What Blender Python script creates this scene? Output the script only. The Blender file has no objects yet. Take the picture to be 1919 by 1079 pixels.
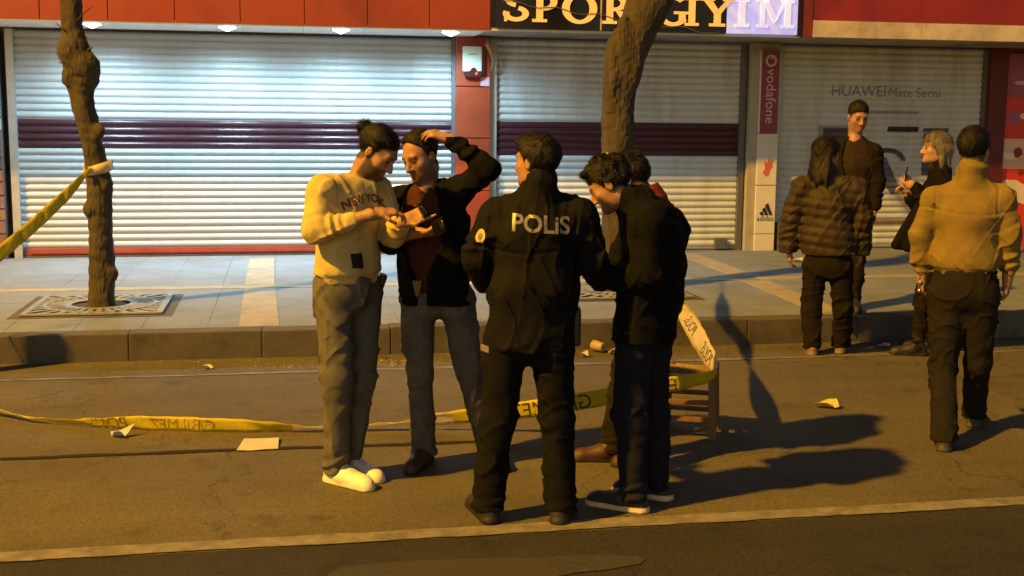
import bpy, bmesh, math, random
import numpy as np
from mathutils import Vector, Matrix
from mathutils.bvhtree import BVHTree

random.seed(7)
sc = bpy.context.scene
COL = sc.collection
R = math.radians

# ------------------------------------------------------------------ camera
FPX, IMW = 2250.0, 1919.0
CAM_Z = 1.8
YAW, PITCH, ROLL = R(10.8), math.atan((540 - 232) / FPX), R(0.5)
fw = Vector((math.sin(YAW) * math.cos(PITCH), math.cos(YAW) * math.cos(PITCH), -math.sin(PITCH)))
rt = Vector((math.cos(YAW), -math.sin(YAW), 0)); up = rt.cross(fw)
r2 = math.cos(ROLL) * rt + math.sin(ROLL) * up
u2 = math.cos(ROLL) * up - math.sin(ROLL) * rt
cd = bpy.data.cameras.new('camera'); cam = bpy.data.objects.new('camera', cd); COL.objects.link(cam)
M = Matrix((r2, u2, -fw)).transposed().to_4x4(); M.translation = (0, 0, CAM_Z)
cam.matrix_world = M
cd.sensor_width = 36; cd.lens = FPX * 36 / IMW; cd.clip_start = 0.05; cd.clip_end = 500
sc.camera = cam

# ------------------------------------------------------------------ night sky
wd = bpy.data.worlds.new('World'); sc.world = wd; wd.use_nodes = True
nt = wd.node_tree; bg = nt.nodes['Background']
sky = nt.nodes.new('ShaderNodeTexSky'); sky.sky_type = 'NISHITA'; sky.sun_disc = False
sky.sun_elevation = R(14.0); sky.sun_rotation = R(200)
hs = nt.nodes.new('ShaderNodeHueSaturation'); hs.inputs['Saturation'].default_value = 1.15
nt.links.new(sky.outputs[0], hs.inputs['Color']); nt.links.new(hs.outputs[0], bg.inputs[0])
bg.inputs[1].default_value = 0.048

sc.view_settings.view_transform = 'Standard'; sc.view_settings.look = 'None'
sc.view_settings.exposure = 0.0; sc.view_settings.gamma = 1.0
sc.view_settings.use_curve_mapping = False

# sodium street lamp (its mast stands outside the frame, see street_lamp below)
LAMP = (-21.5, -2.8, 23.0)
ld = bpy.data.lights.new('sodium_light', 'POINT'); ld.energy = 124000; ld.color = (1.0, 0.485, 0.030); ld.shadow_soft_size = 0.5
lo_ = bpy.data.objects.new('sodium_light', ld); lo_.location = LAMP; COL.objects.link(lo_)

# ------------------------------------------------------------------ materials
def nd(t, ty, **kw):
    n = t.nodes.new(ty)
    for k, v in kw.items(): setattr(n, k, v)
    return n
MATS = {}
def mat(name, col, rough=0.7, metal=0.0, var=0.25, scale=6.0, bump=0.0, bscale=60.0, spec=0.5, stretch=None,
        dirt=None, dscale=1.2, dlo=0.5, dhi=0.7, attr=None, emit=None, estr=0.0, world=True, alpha=1.0, trans=0.0, sheen=0.0, coat=0.0, rvar=0.12, crease=None, transl=0.0):
    m = bpy.data.materials.new(name); m.use_nodes = True
    t = m.node_tree; b = t.nodes['Principled BSDF']; L = t.links.new
    b.inputs['Roughness'].default_value = rough; b.inputs['Metallic'].default_value = metal
    b.inputs['Specular IOR Level'].default_value = spec
    if sheen: b.inputs['Sheen Weight'].default_value = sheen
    if coat: b.inputs['Coat Weight'].default_value = coat
    if world: co = nd(t, 'ShaderNodeNewGeometry').outputs['Position']
    else: co = nd(t, 'ShaderNodeTexCoord').outputs['Object']
    mp = nd(t, 'ShaderNodeMapping'); L(co, mp.inputs[0])
    if stretch: mp.inputs['Scale'].default_value = stretch
    n1 = nd(t, 'ShaderNodeTexNoise'); n1.inputs['Scale'].default_value = scale; n1.inputs['Detail'].default_value = 8; n1.inputs['Roughness'].default_value = 0.62
    L(mp.outputs[0], n1.inputs['Vector'])
    mr = nd(t, 'ShaderNodeMapRange'); mr.inputs[1].default_value = 0.25; mr.inputs[2].default_value = 0.75
    mr.inputs[3].default_value = 1 - var; mr.inputs[4].default_value = 1 + var; L(n1.outputs[0], mr.inputs[0])
    if attr:
        a = nd(t, 'ShaderNodeAttribute', attribute_name=attr); base = a.outputs['Color']
    else:
        rgb = nd(t, 'ShaderNodeRGB'); rgb.outputs[0].default_value = (*col, 1); base = rgb.outputs[0]
    if dirt:
        n2 = nd(t, 'ShaderNodeTexNoise'); n2.inputs['Scale'].default_value = dscale; n2.inputs['Detail'].default_value = 9; n2.inputs['Roughness'].default_value = 0.68
        L(mp.outputs[0], n2.inputs['Vector'])
        m2 = nd(t, 'ShaderNodeMapRange'); m2.inputs[1].default_value = dlo; m2.inputs[2].default_value = dhi; L(n2.outputs[0], m2.inputs[0])
        mx = nd(t, 'ShaderNodeMix', data_type='RGBA'); L(m2.outputs[0], mx.inputs[0]); L(base, mx.inputs[6]); mx.inputs[7].default_value = (*dirt, 1)
        base = mx.outputs[2]
    vm = nd(t, 'ShaderNodeVectorMath', operation='SCALE'); L(base, vm.inputs[0]); L(mr.outputs[0], vm.inputs['Scale'])
    L(vm.outputs[0], b.inputs['Base Color'])
    rr = nd(t, 'ShaderNodeMapRange'); rr.inputs[3].default_value = max(0.02, rough - rvar); rr.inputs[4].default_value = min(1, rough + rvar)
    L(n1.outputs[0], rr.inputs[0]); L(rr.outputs[0], b.inputs['Roughness'])
    if bump:
        n3 = nd(t, 'ShaderNodeTexNoise'); n3.inputs['Scale'].default_value = bscale; n3.inputs['Detail'].default_value = 6
        L(mp.outputs[0], n3.inputs['Vector'])
        bp = nd(t, 'ShaderNodeBump'); bp.inputs['Strength'].default_value = bump; bp.inputs['Distance'].default_value = 0.01
        L(n3.outputs[0], bp.inputs['Height']); L(bp.outputs[0], b.inputs['Normal'])
    if crease:
        n5 = nd(t, 'ShaderNodeTexNoise'); n5.noise_type = 'RIDGED_MULTIFRACTAL'; n5.inputs['Scale'].default_value = crease[1]; n5.inputs['Detail'].default_value = 3; n5.inputs['Distortion'].default_value = 0.5
        mp5 = nd(t, 'ShaderNodeMapping'); mp5.inputs['Scale'].default_value = crease[2]; mp5.inputs['Rotation'].default_value = (0.3, 0.5, 0.2); L(co, mp5.inputs[0]); L(mp5.outputs[0], n5.inputs['Vector'])
        bp5 = nd(t, 'ShaderNodeBump'); bp5.inputs['Strength'].default_value = crease[0]; bp5.inputs['Distance'].default_value = 0.03
        L(n5.outputs[0], bp5.inputs['Height'])
        if bump: L(bp.outputs[0], bp5.inputs['Normal'])
        L(bp5.outputs[0], b.inputs['Normal'])
    if emit:
        b.inputs['Emission Color'].default_value = (*emit, 1); b.inputs['Emission Strength'].default_value = estr
    if trans:
        b.inputs['Transmission Weight'].default_value = trans
    if transl:
        tb = nd(t, 'ShaderNodeBsdfTranslucent'); ms = nd(t, 'ShaderNodeMixShader'); ms.inputs[0].default_value = transl
        L(vm.outputs[0], tb.inputs[0]); L(b.outputs[0], ms.inputs[1]); L(tb.outputs[0], ms.inputs[2]); L(ms.outputs[0], t.nodes['Material Output'].inputs[0])
    if alpha < 1: b.inputs['Alpha'].default_value = alpha
    MATS[name] = m
    return m

def asphalt(name, col, col2, var, speck, big=0.7):
    m = bpy.data.materials.new(name); m.use_nodes = True
    t = m.node_tree; b = t.nodes['Principled BSDF']; L = t.links.new
    g = nd(t, 'ShaderNodeNewGeometry')
    n1 = nd(t, 'ShaderNodeTexNoise'); n1.inputs['Scale'].default_value = big; n1.inputs['Detail'].default_value = 10; n1.inputs['Roughness'].default_value = 0.65
    v = nd(t, 'ShaderNodeTexVoronoi'); v.inputs['Scale'].default_value = 85
    n2 = nd(t, 'ShaderNodeTexNoise'); n2.inputs['Scale'].default_value = 190; n2.inputs['Detail'].default_value = 4
    mp = nd(t, 'ShaderNodeMapping'); mp.inputs['Scale'].default_value = (0.35, 1.6, 1)   # wear along the traffic
    L(g.outputs['Position'], mp.inputs[0])
    n4 = nd(t, 'ShaderNodeTexNoise'); n4.inputs['Scale'].default_value = 1.4; n4.inputs['Detail'].default_value = 7
    L(mp.outputs[0], n4.inputs['Vector'])
    for n in (n1, v, n2): L(g.outputs['Position'], n.inputs['Vector'])
    add = nd(t, 'ShaderNodeMath', operation='MULTIPLY_ADD'); L(n1.outputs[0], add.inputs[0]); add.inputs[1].default_value = 0.6; 
    hm = nd(t, 'ShaderNodeMath', operation='MULTIPLY'); L(n4.outputs[0], hm.inputs[0]); hm.inputs[1].default_value = 0.4; L(hm.outputs[0], add.inputs[2])
    r1 = nd(t, 'ShaderNodeMapRange'); r1.inputs[1].default_value = 0.36; r1.inputs[2].default_value = 0.64; L(add.outputs[0], r1.inputs[0])
    mx = nd(t, 'ShaderNodeMix', data_type='RGBA'); L(r1.outputs[0], mx.inputs[0]); mx.inputs[6].default_value = (*col, 1); mx.inputs[7].default_value = (*col2, 1)
    sp = nd(t, 'ShaderNodeMapRange'); sp.inputs[1].default_value = 0.3; sp.inputs[2].default_value = 0.75; sp.inputs[3].default_value = 1 - var; sp.inputs[4].default_value = 1 + var
    L(n2.outputs[0], sp.inputs[0])
    s1 = nd(t, 'ShaderNodeVectorMath', operation='SCALE'); L(mx.outputs[2], s1.inputs[0]); L(sp.outputs[0], s1.inputs['Scale'])
    cs = nd(t, 'ShaderNodeMapRange'); L(v.outputs['Color'], cs.inputs[0]); cs.inputs[1].default_value = 0.1; cs.inputs[2].default_value = 0.9; cs.inputs[3].default_value = 1 - speck; cs.inputs[4].default_value = 1 + speck
    s2 = nd(t, 'ShaderNodeVectorMath', operation='SCALE'); L(s1.outputs[0], s2.inputs[0]); L(cs.outputs[0], s2.inputs['Scale'])
    # thin cracks and darker drips of oil
    ds = nd(t, 'ShaderNodeTexNoise'); ds.inputs['Scale'].default_value = 2.3; ds.inputs['Detail'].default_value = 6; L(g.outputs['Position'], ds.inputs['Vector'])
    va = nd(t, 'ShaderNodeVectorMath', operation='MULTIPLY_ADD'); L(ds.outputs['Color'], va.inputs[0]); va.inputs[1].default_value = (0.9, 0.9, 0.9); L(g.outputs['Position'], va.inputs[2])
    vc = nd(t, 'ShaderNodeTexVoronoi', feature='DISTANCE_TO_EDGE'); vc.inputs['Scale'].default_value = 0.42; L(va.outputs[0], vc.inputs['Vector'])
    cr = nd(t, 'ShaderNodeMapRange'); L(vc.outputs['Distance'], cr.inputs[0]); cr.inputs[1].default_value = 0.0012; cr.inputs[2].default_value = 0.0045; cr.inputs[3].default_value = 0.62; cr.inputs[4].default_value = 1.0
    s3 = nd(t, 'ShaderNodeVectorMath', operation='SCALE'); L(s2.outputs[0], s3.inputs[0]); L(cr.outputs[0], s3.inputs['Scale'])
    no = nd(t, 'ShaderNodeTexNoise'); no.inputs['Scale'].default_value = 2.9; no.inputs['Detail'].default_value = 5; L(g.outputs['Position'], no.inputs['Vector'])
    om = nd(t, 'ShaderNodeMapRange'); L(no.outputs[0], om.inputs[0]); om.inputs[1].default_value = 0.60; om.inputs[2].default_value = 0.74; om.inputs[3].default_value = 1.0; om.inputs[4].default_value = 0.62
    s4 = nd(t, 'ShaderNodeVectorMath', operation='SCALE'); L(s3.outputs[0], s4.inputs[0]); L(om.outputs[0], s4.inputs['Scale'])
    L(s4.outputs[0], b.inputs['Base Color'])
    b.inputs['Roughness'].default_value = 0.82; b.inputs['Specular IOR Level'].default_value = 0.35
    bp = nd(t, 'ShaderNodeBump'); bp.inputs['Strength'].default_value = 0.32; bp.inputs['Distance'].default_value = 0.012
    ad = nd(t, 'ShaderNodeMath', operation='ADD'); L(v.outputs['Distance'], ad.inputs[0]); L(n2.outputs[0], ad.inputs[1])
    L(ad.outputs[0], bp.inputs['Height']); L(bp.outputs[0], b.inputs['Normal'])
    MATS[name] = m
    return m

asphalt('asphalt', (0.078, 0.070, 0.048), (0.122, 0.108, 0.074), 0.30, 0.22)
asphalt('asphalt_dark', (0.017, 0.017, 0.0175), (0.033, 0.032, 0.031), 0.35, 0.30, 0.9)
mat('road_paint', (0.20, 0.19, 0.175), 0.75, var=0.25, scale=18, dirt=(0.12, 0.115, 0.105), dscale=7, dlo=0.42, dhi=0.62, bump=0.3, bscale=180)
mat('tar', (0.030, 0.028, 0.027), 0.95, spec=0.05, var=0.3, scale=30, bump=0.3, bscale=90)
mat('kerb_concrete', (0.085, 0.077, 0.065), 0.9, var=0.28, scale=5, bump=0.5, bscale=120, dirt=(0.04, 0.036, 0.032), dscale=3.0, dlo=0.48, dhi=0.75)
mat('paving', (0.185, 0.22, 0.26), 0.78, var=0.16, scale=3.2, bump=0.35, bscale=150, dirt=(0.14, 0.155, 0.17), dscale=1.3, dlo=0.45, dhi=0.72)
mat('paving_band', (0.32, 0.29, 0.21), 0.8, var=0.2, scale=5, bump=0.35, bscale=140, dirt=(0.19, 0.175, 0.145), dscale=2.4, dlo=0.5, dhi=0.75)
mat('mortar', (0.13, 0.145, 0.16), 0.95, var=0.3, scale=10, bump=0.3)
mat('slat_white', (0.40, 0.425, 0.43), 0.36, var=0.05, scale=2.2, stretch=(2.5, 1, 0.5), dirt=(0.32, 0.325, 0.31), dscale=1.6, dlo=0.55, dhi=0.85)
mat('slat_grey', (0.50, 0.555, 0.58), 0.22, var=0.08, scale=2.2, stretch=(2.5, 1, 0.5), dirt=(0.38, 0.375, 0.36), dscale=1.6, dlo=0.46, dhi=0.75)
mat('slat_burgundy', (0.050, 0.013, 0.022), 0.34, var=0.15, scale=3)
mat('bar_red', (0.26, 0.035, 0.02), 0.45, var=0.2, scale=6)
mat('aluminium', (0.40, 0.41, 0.41), 0.42, metal=0.5, var=0.15, scale=8)
mat('rail_dark', (0.12, 0.12, 0.12), 0.5, metal=0.3, var=0.2)
mat('composite_orange', (0.27, 0.042, 0.014), 0.38, var=0.08, scale=2.5, dirt=(0.15, 0.026, 0.010), dscale=1.5, dlo=0.5, dhi=0.85)
mat('composite_red', (0.25, 0.022, 0.026), 0.42, var=0.12, scale=3, dirt=(0.20, 0.02, 0.02), dscale=2, dlo=0.5, dhi=0.8)
mat('column_red', (0.10, 0.015, 0.012), 0.5, var=0.2, scale=4)
mat('soffit_white', (0.82, 0.82, 0.80), 0.55, var=0.08, scale=4)
mat('soffit_grey', (0.30, 0.28, 0.24), 0.7, var=0.22, scale=3, dirt=(0.12, 0.11, 0.09), dscale=1.6, dlo=0.45, dhi=0.7)
mat('marble', (0.56, 0.50, 0.44), 0.5, var=0.2, scale=3.5, dirt=(0.42, 0.33, 0.27), dscale=2.5, dlo=0.45, dhi=0.65)
mat('plaster', (0.34, 0.32, 0.29), 0.9, var=0.15, scale=3, bump=0.2)
mat('sign_black', (0.008, 0.007, 0.008), 0.22, var=0.2, scale=5)
mat('sign_letter', (0.75, 0.42, 0.10), 0.35, var=0.04, emit=(1.0, 0.50, 0.13), estr=0.55)
mat('sign_glare', (0.45, 0.48, 0.75), 0.25, var=0.12, scale=2, emit=(0.42, 0.45, 1.0), estr=0.62)  # bluish reflection on the glossy acrylic, painted as colour and emission
mat('sign_letter_glare', (0.75, 0.72, 0.9), 0.3, var=0.05, emit=(0.75, 0.72, 1.0), estr=0.55)  # yellow letters washed out by that reflection, painted pale and glowing
mat('pillar_white', (0.62, 0.60, 0.56), 0.45, var=0.08, scale=4, dirt=(0.42, 0.39, 0.34), dscale=2, dlo=0.5, dhi=0.8)
mat('pillar_side', (0.34, 0.32, 0.27), 0.6, var=0.15)
mat('vodafone_panel', (0.22, 0.035, 0.065), 0.4, var=0.08)
mat('pale_print', (0.58, 0.42, 0.42), 0.5, var=0.1)
mat('red_print', (0.5, 0.12, 0.07), 0.5, var=0.1)
mat('black_print', (0.02, 0.02, 0.02), 0.5, var=0.1)
mat('grey_print', (0.15, 0.16, 0.18), 0.4, var=0.12, scale=9)
mat('blue_print', (0.24, 0.26, 0.34), 0.35, var=0.12, scale=6)
mat('plum_print', (0.09, 0.075, 0.105), 0.35, var=0.15, scale=5)
mat('steel_print', (0.10, 0.12, 0.165), 0.35, var=0.25, scale=9)
mat('skin_print', (0.40, 0.33, 0.28), 0.4, var=0.2, scale=9)
mat('poster_red', (0.62, 0.04, 0.04), 0.45, var=0.1, scale=3)
mat('poster_cream', (0.66, 0.42, 0.30), 0.5, var=0.12, scale=4)
mat('poster_white', (0.74, 0.62, 0.50), 0.5, var=0.12, scale=9)
mat('poster_violet', (0.32, 0.08, 0.16), 0.5, var=0.15, scale=5)
mat('box_white', (0.62, 0.72, 0.62), 0.4, var=0.05)
mat('box_dark', (0.05, 0.012, 0.016), 0.2, var=0.1)
mat('led_red', (0.8, 0.05, 0.05), 0.3, emit=(1, 0.06, 0.05), estr=5.0)
mat('led_cool', (0.9, 0.95, 1), 0.3, emit=(0.72, 0.90, 1.0), estr=22.0)
mat('plate', (0.50, 0.26, 0.34), 0.4, var=0.08)
mat('rope', (0.32, 0.22, 0.12), 0.9, var=0.2, scale=40)
for i, c in enumerate([(0.16, 0.085, 0.065), (0.20, 0.115, 0.085), (0.13, 0.075, 0.065), (0.24, 0.17, 0.13), (0.17, 0.10, 0.10)]):
    mat('stone_%d' % i, c, 0.85, var=0.3, scale=9, bump=0.6, bscale=45)
mat('stone_pink', (0.45, 0.10, 0.13), 0.6, var=0.15); mat('stone_cream', (0.50, 0.44, 0.26), 0.6, var=0.15); mat('stone_green', (0.24, 0.34, 0.20), 0.6, var=0.15)
mat('iron', (0.25, 0.26, 0.23), 0.65, metal=0.25, var=0.22, scale=14, bump=0.35, bscale=90)
mat('soil', (0.05, 0.038, 0.028), 0.95, var=0.4, scale=30, bump=0.8, bscale=60)
mat('bark', (0.042, 0.032, 0.021), 0.92, var=0.42, scale=11, bump=0.6, bscale=60, stretch=(1, 1, 0.3), crease=(0.6, 16.0, (1.6, 1.6, 0.4)), dirt=(0.066, 0.056, 0.038), dscale=7, dlo=0.42, dhi=0.66)
mat('tape_yellow', (0.66, 0.58, 0.035), 0.38, var=0.12, scale=7, bump=0.4, bscale=40, transl=0.45)
mat('tape_pale', (0.78, 0.72, 0.50), 0.33, var=0.12, scale=9, bump=0.4, bscale=40, transl=0.55)
mat('tape_ink', (0.045, 0.032, 0.012), 0.55, var=0.3, scale=30)
mat('tape_ink_faint', (0.28, 0.18, 0.02), 0.5, var=0.3, scale=30)
mat('wood', (0.17, 0.088, 0.036), 0.55, var=0.35, scale=9, stretch=(3, 3, 0.5), bump=0.25, bscale=50)
mat('straw', (0.24, 0.16, 0.06), 0.85, var=0.3, scale=40, bump=0.5, bscale=120)
mat('paper', (0.62, 0.58, 0.52), 0.85, transl=0.25, var=0.08, scale=12)
mat('card', (0.50, 0.49, 0.47), 0.85, var=0.1, scale=12)
mat('paper_blue', (0.34, 0.40, 0.55), 0.6, var=0.2, scale=20)
mat('leaf_dry', (0.52, 0.42, 0.14), 0.8, var=0.3, scale=30)
mat('cup', (0.36, 0.27, 0.18), 0.6, var=0.2, scale=20)
mat('grit', (0.24, 0.215, 0.18), 0.5, var=0.4, scale=40)
mat('galvanised', (0.30, 0.31, 0.31), 0.5, metal=0.6, var=0.2, scale=10)
mat('lamp_glass', (0.9, 0.6, 0.2), 0.3, emit=(1.0, 0.5, 0.08), estr=30)

# ------------------------------------------------------------------ mesh helpers
def tag(o, label=None, cat=None, group=None, kind=None):
    if label: o['label'] = label
    if cat: o['category'] = cat
    if group: o['group'] = group
    if kind: o['kind'] = kind
    return o
def empty(name, loc=(0, 0, 0), rz=0.0):
    o = bpy.data.objects.new(name, None); COL.objects.link(o); o.location = loc; o.rotation_euler = (0, 0, rz)
    o.empty_display_size = 0.1
    return o
class MB:
    def __init__(s): s.v = []; s.f = []
    def add(s, vs, fs):
        n = len(s.v); s.v += [tuple(p) for p in vs]; s.f += [tuple(i + n for i in f) for f in fs]; return s
    def box(s, x0, x1, y0, y1, z0, z1, M=None):
        vs = [(x, y, z) for z in (z0, z1) for y in (y0, y1) for x in (x0, x1)]
        if M is not None: vs = [M @ Vector(p) for p in vs]
        return s.add(vs, [(0, 2, 3, 1), (4, 5, 7, 6), (0, 1, 5, 4), (2, 6, 7, 3), (0, 4, 6, 2), (1, 3, 7, 5)])
    def bar(s, a, b, w, d=None, upv=(0, 0, 1)):
        d = d or w; a = Vector(a); b = Vector(b); t = (b - a).normalized(); u = Vector(upv)
        if abs(t.dot(u)) > 0.97: u = Vector((1, 0, 0))
        x = t.cross(u).normalized() * w / 2; y = x.cross(t).normalized() * d / 2
        vs = [a - x - y, a + x - y, a + x + y, a - x + y, b - x - y, b + x - y, b + x + y, b - x + y]
        return s.add(vs, [(3, 2, 1, 0), (4, 5, 6, 7), (0, 1, 5, 4), (1, 2, 6, 5), (2, 3, 7, 6), (3, 0, 4, 7)])
    def tube(s, pts, rs, seg=10, cap=True):
        pts = [Vector(p) for p in pts]; n = len(pts)
        if not hasattr(rs, '__len__'): rs = [rs] * n
        base = len(s.v); u = None
        for i, p in enumerate(pts):
            t = (pts[min(i + 1, n - 1)] - pts[max(i - 1, 0)]).normalized()
            if u is None: u = t.orthogonal().normalized()
            u = (u - t * u.dot(t)).normalized(); w = t.cross(u)
            for k in range(seg):
                a = 2 * math.pi * k / seg; s.v.append(tuple(p + (u * math.cos(a) + w * math.sin(a)) * rs[i]))
        for i in range(n - 1):
            for k in range(seg):
                a = base + i * seg + k; b = base + i * seg + (k + 1) % seg
                s.f.append((a, b, b + seg, a + seg))
        if cap:
            s.f.append(tuple(base + k for k in reversed(range(seg)))); s.f.append(tuple(base + (n - 1) * seg + k for k in range(seg)))
        return s
    def prism(s, poly, f0, f1):
        """poly: 2-D outline (ccw); f0,f1 map a 2-D point to the two faces"""
        n = len(poly); vs = [f0(p) for p in poly] + [f1(p) for p in poly]
        fs = [tuple(range(n)), tuple(reversed(range(n, 2 * n)))] + [((i + 1) % n, i, i + n, (i + 1) % n + n) for i in range(n)]
        return s.add(vs, fs)
    def build(s, name, m, parent=None, smooth=False, bevel=0.0, fix=True):
        me = bpy.data.meshes.new(name); me.from_pydata(s.v, [], s.f); me.update()
        if bevel or fix:
            bm = bmesh.new(); bm.from_mesh(me)
            if fix: bmesh.ops.recalc_face_normals(bm, faces=bm.faces)
            if bevel: bmesh.ops.bevel(bm, geom=bm.edges[:], offset=bevel, segments=2, affect='EDGES', profile=0.6)
            bm.to_mesh(me); bm.free()
        if smooth:
            for p in me.polygons: p.use_smooth = True
        return obj(name, me, m, parent)
def obj(name, me, m, parent=None):
    o = bpy.data.objects.new(name, me); COL.objects.link(o)
    if m is not None and not len(me.materials): me.materials.append(MATS[m] if isinstance(m, str) else m)
    if parent is not None: o.parent = parent
    return o
def box(name, m, x0, x1, y0, y1, z0, z1, parent=None, bevel=0.0):
    return MB().box(x0, x1, y0, y1, z0, z1).build(name, m, parent, bevel=bevel)
def text_mesh(s, size=1.0, cell=0.0, align='LEFT', mirror=False, bold=0.0):
    """flat lettering in its own x/y plane, cut into small cells so that it can follow a surface"""
    c = bpy.data.curves.new('txt', 'FONT'); c.body = s; c.size = size; c.align_x = align; c.resolution_u = 4; c.offset = bold * size
    o = bpy.data.objects.new('txt', c); COL.objects.link(o)
    bpy.context.view_layer.update()
    me = bpy.data.meshes.new_from_object(o.evaluated_get(bpy.context.evaluated_depsgraph_get()))
    bpy.data.objects.remove(o); bpy.data.curves.remove(c)
    bm = bmesh.new(); bm.from_mesh(me); bpy.data.meshes.remove(me)
    if mirror:
        bmesh.ops.scale(bm, vec=(-1, 1, 1), verts=bm.verts); bmesh.ops.reverse_faces(bm, faces=bm.faces)
    if cell: grid_cut(bm, cell, (0, 1))
    return bm
def grid_cut(bm, cell, axes):
    for ax in axes:
        vs = [v.co[ax] for v in bm.verts]
        if not vs: return
        a = math.floor(min(vs) / cell) + 1
        while a * cell < max(vs):
            n = [0, 0, 0]; n[ax] = 1; p = [0, 0, 0]; p[ax] = a * cell
            bmesh.ops.bisect_plane(bm, geom=bm.verts[:] + bm.edges[:] + bm.faces[:], plane_co=p, plane_no=n, dist=1e-6)
            a += 1
def from_bm(name, bm, m, parent=None):
    me = bpy.data.meshes.new(name); bm.to_mesh(me); bm.free(); return obj(name, me, m, parent)
# ================================================================== THE SETTING
ZP = 0.21            # pavement height
YK = 9.27            # kerb face
YF = 14.65           # shutters
YE = 13.3            # edge of the projecting fascia
ZS = 2.83           # soffit

def sheet(name, m, x0, x1, y0, y1, z, nx=1, ny=1, parent=None):
    b = MB()
    for i in range(nx + 1):
        for j in range(ny + 1): b.v.append((x0 + (x1 - x0) * i / nx, y0 + (y1 - y0) * j / ny, z))
    for i in range(nx):
        for j in range(ny):
            a = i * (ny + 1) + j; b.f.append((a, a + ny + 1, a + ny + 2, a + 1))
    return b.build(name, m, parent, fix=False)
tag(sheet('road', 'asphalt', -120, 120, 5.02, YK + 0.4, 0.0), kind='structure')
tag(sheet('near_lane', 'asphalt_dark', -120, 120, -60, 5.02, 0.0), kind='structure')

def worn_strip(name, y, w, x0, x1, z, m, seed, step=0.07, rag=0.35, wav=0.0):
    rnd = random.Random(seed); b = MB(); n = int((x1 - x0) / step); e0 = e1 = 0.0
    for i in range(n + 1):
        x = x0 + (x1 - x0) * i / n
        e0 = 0.6 * e0 + rnd.uniform(-1, 1) * w * rag * 0.5; e1 = 0.6 * e1 + rnd.uniform(-1, 1) * w * rag * 0.5
        yy = y + wav * math.sin(x * 1.3 + seed)
        b.v += [(x, yy - w / 2 + e0, z), (x, yy + w / 2 + e1, z)]
        if i: a = 2 * i - 2; b.f.append((a, a + 2, a + 3, a + 1))
    return tag(b.build(name, m, fix=False), kind='structure')
worn_strip('edge_line', 8.68, 0.055, -14, 22, 0.004, 'road_paint', 1, rag=0.45)
worn_strip('lane_line', 5.08, 0.12, -14, 22, 0.006, 'road_paint', 2, rag=0.10)
# the tarred joint that runs across the lane
worn_strip('tar_joint', 6.60, 0.045, -14, 1.05, 0.005, 'tar', 3, rag=0.4, wav=0.02)
# patched bitumen in the near lane
b = MB(); rnd = random.Random(5); ring = []
for k in range(40):
    a = 2 * math.pi * k / 40; r = 1 + 0.18 * math.sin(3 * a + 1) + rnd.uniform(-0.06, 0.06)
    ring.append((0.72 + 0.62 * r * math.cos(a), 4.60 + 0.16 * r * math.sin(a), 0.004))
b.add(ring, [tuple(range(40))]); mat('patch', (0.032, 0.032, 0.034), 0.85, var=0.35, scale=25, bump=0.5, bscale=150)
tag(b.build('road_patch', 'patch', fix=False), kind='structure')

# kerb of separate stones
kerb = tag(empty('kerb'), kind='structure')
kx = -12.0; i = 0; kme = None
while kx < 20:
    L_ = 0.985
    if kme is None:
        o = MB().box(0.002, L_ - 0.002, 0, 0.2, -0.1, ZP + 0.004).build('kerb_stone', 'kerb_concrete', kerb, bevel=0.010); kme = o.data
    else:
        o = obj('kerb_stone', kme, None, kerb)
    o.location = (kx, YK + random.uniform(-0.006, 0.006), random.uniform(-0.005, 0.005)); kx += L_
pv = tag(MB().box(-60, 60, YK + 0.2, YF + 0.6, -0.1, ZP - 0.006).build('pavement', 'mortar'), kind='structure')
# slabs, the nearest as single pieces, the rest of the pavement beyond the frame as plain runs
sme = None; SW = 0.5; rnd = random.Random(4)
for i_ in range(27):
    for j_ in range(10):
        x_, y_ = -3.6 + i_ * SW, YK + 0.203 + j_ * SW
        if sme is None:
            o = MB().box(0.0012, SW - 0.0012, 0.0012, SW - 0.0012, -0.02, 0.0).build('paving_slab', 'paving', pv, bevel=0.002); sme = o.data
        else: o = obj('paving_slab', sme, None, pv)
        o.location = (x_, y_, ZP + rnd.uniform(-0.0012, 0.0008)); o.rotation_euler = (rnd.uniform(-.002, .002), rnd.uniform(-.002, .002), 0)
MB().box(-60, -3.602, YK + 0.203, YF + 0.5, ZP - 0.02, ZP).build('slab_run', 'paving', pv); MB().box(9.902, 60, YK + 0.203, YF + 0.5, ZP - 0.02, ZP).build('slab_run', 'paving', pv)
MB().box(-3.6, 9.9, YK + 0.204 + 5.0, YF + 0.5, ZP - 0.02, ZP).build('slab_run', 'paving', pv)
def band(pts, parent=pv):
    # pale strip of textured paving, a few millimetres proud
    b = MB(); b.prism(pts, lambda p: (p[0], p[1], ZP - 0.01), lambda p: (p[0], p[1], ZP + 0.005)); return b.build('paving_band', 'paving_band', parent)
band([(-0.36, YK + 0.205), (-0.05, YK + 0.205), (-0.09, 11.68), (-0.38, 11.68)])
band([(-0.39, 11.92), (-0.10, 11.92), (-0.12, 14.3), (-0.40, 14.3)])
band([(-14, 11.70), (4.66, 11.70), (4.60, 11.9), (-14, 11.9)])
band([(4.95, 11.72), (20, 11.72), (20, 11.92), (4.85, 11.92)])
band([(4.46, 9.48), (4.80, 9.48), (5.02, 14.3), (4.70, 14.3)]) if False else None
def strip2(a, b_, w):
    a = Vector(a); b_ = Vector(b_); n = Vector((-(b_ - a).y, (b_ - a).x)).normalized() * w / 2
    band([tuple(a - n), tuple(b_ - n), tuple(b_ + n), tuple(a + n)])
strip2((4.62, 9.55), (4.78, 11.62), 0.27)
strip2((4.82, 12.0), (4.92, 14.25), 0.27)
strip2((8.4, 9.55), (8.5, 11.62), 0.27)

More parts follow.
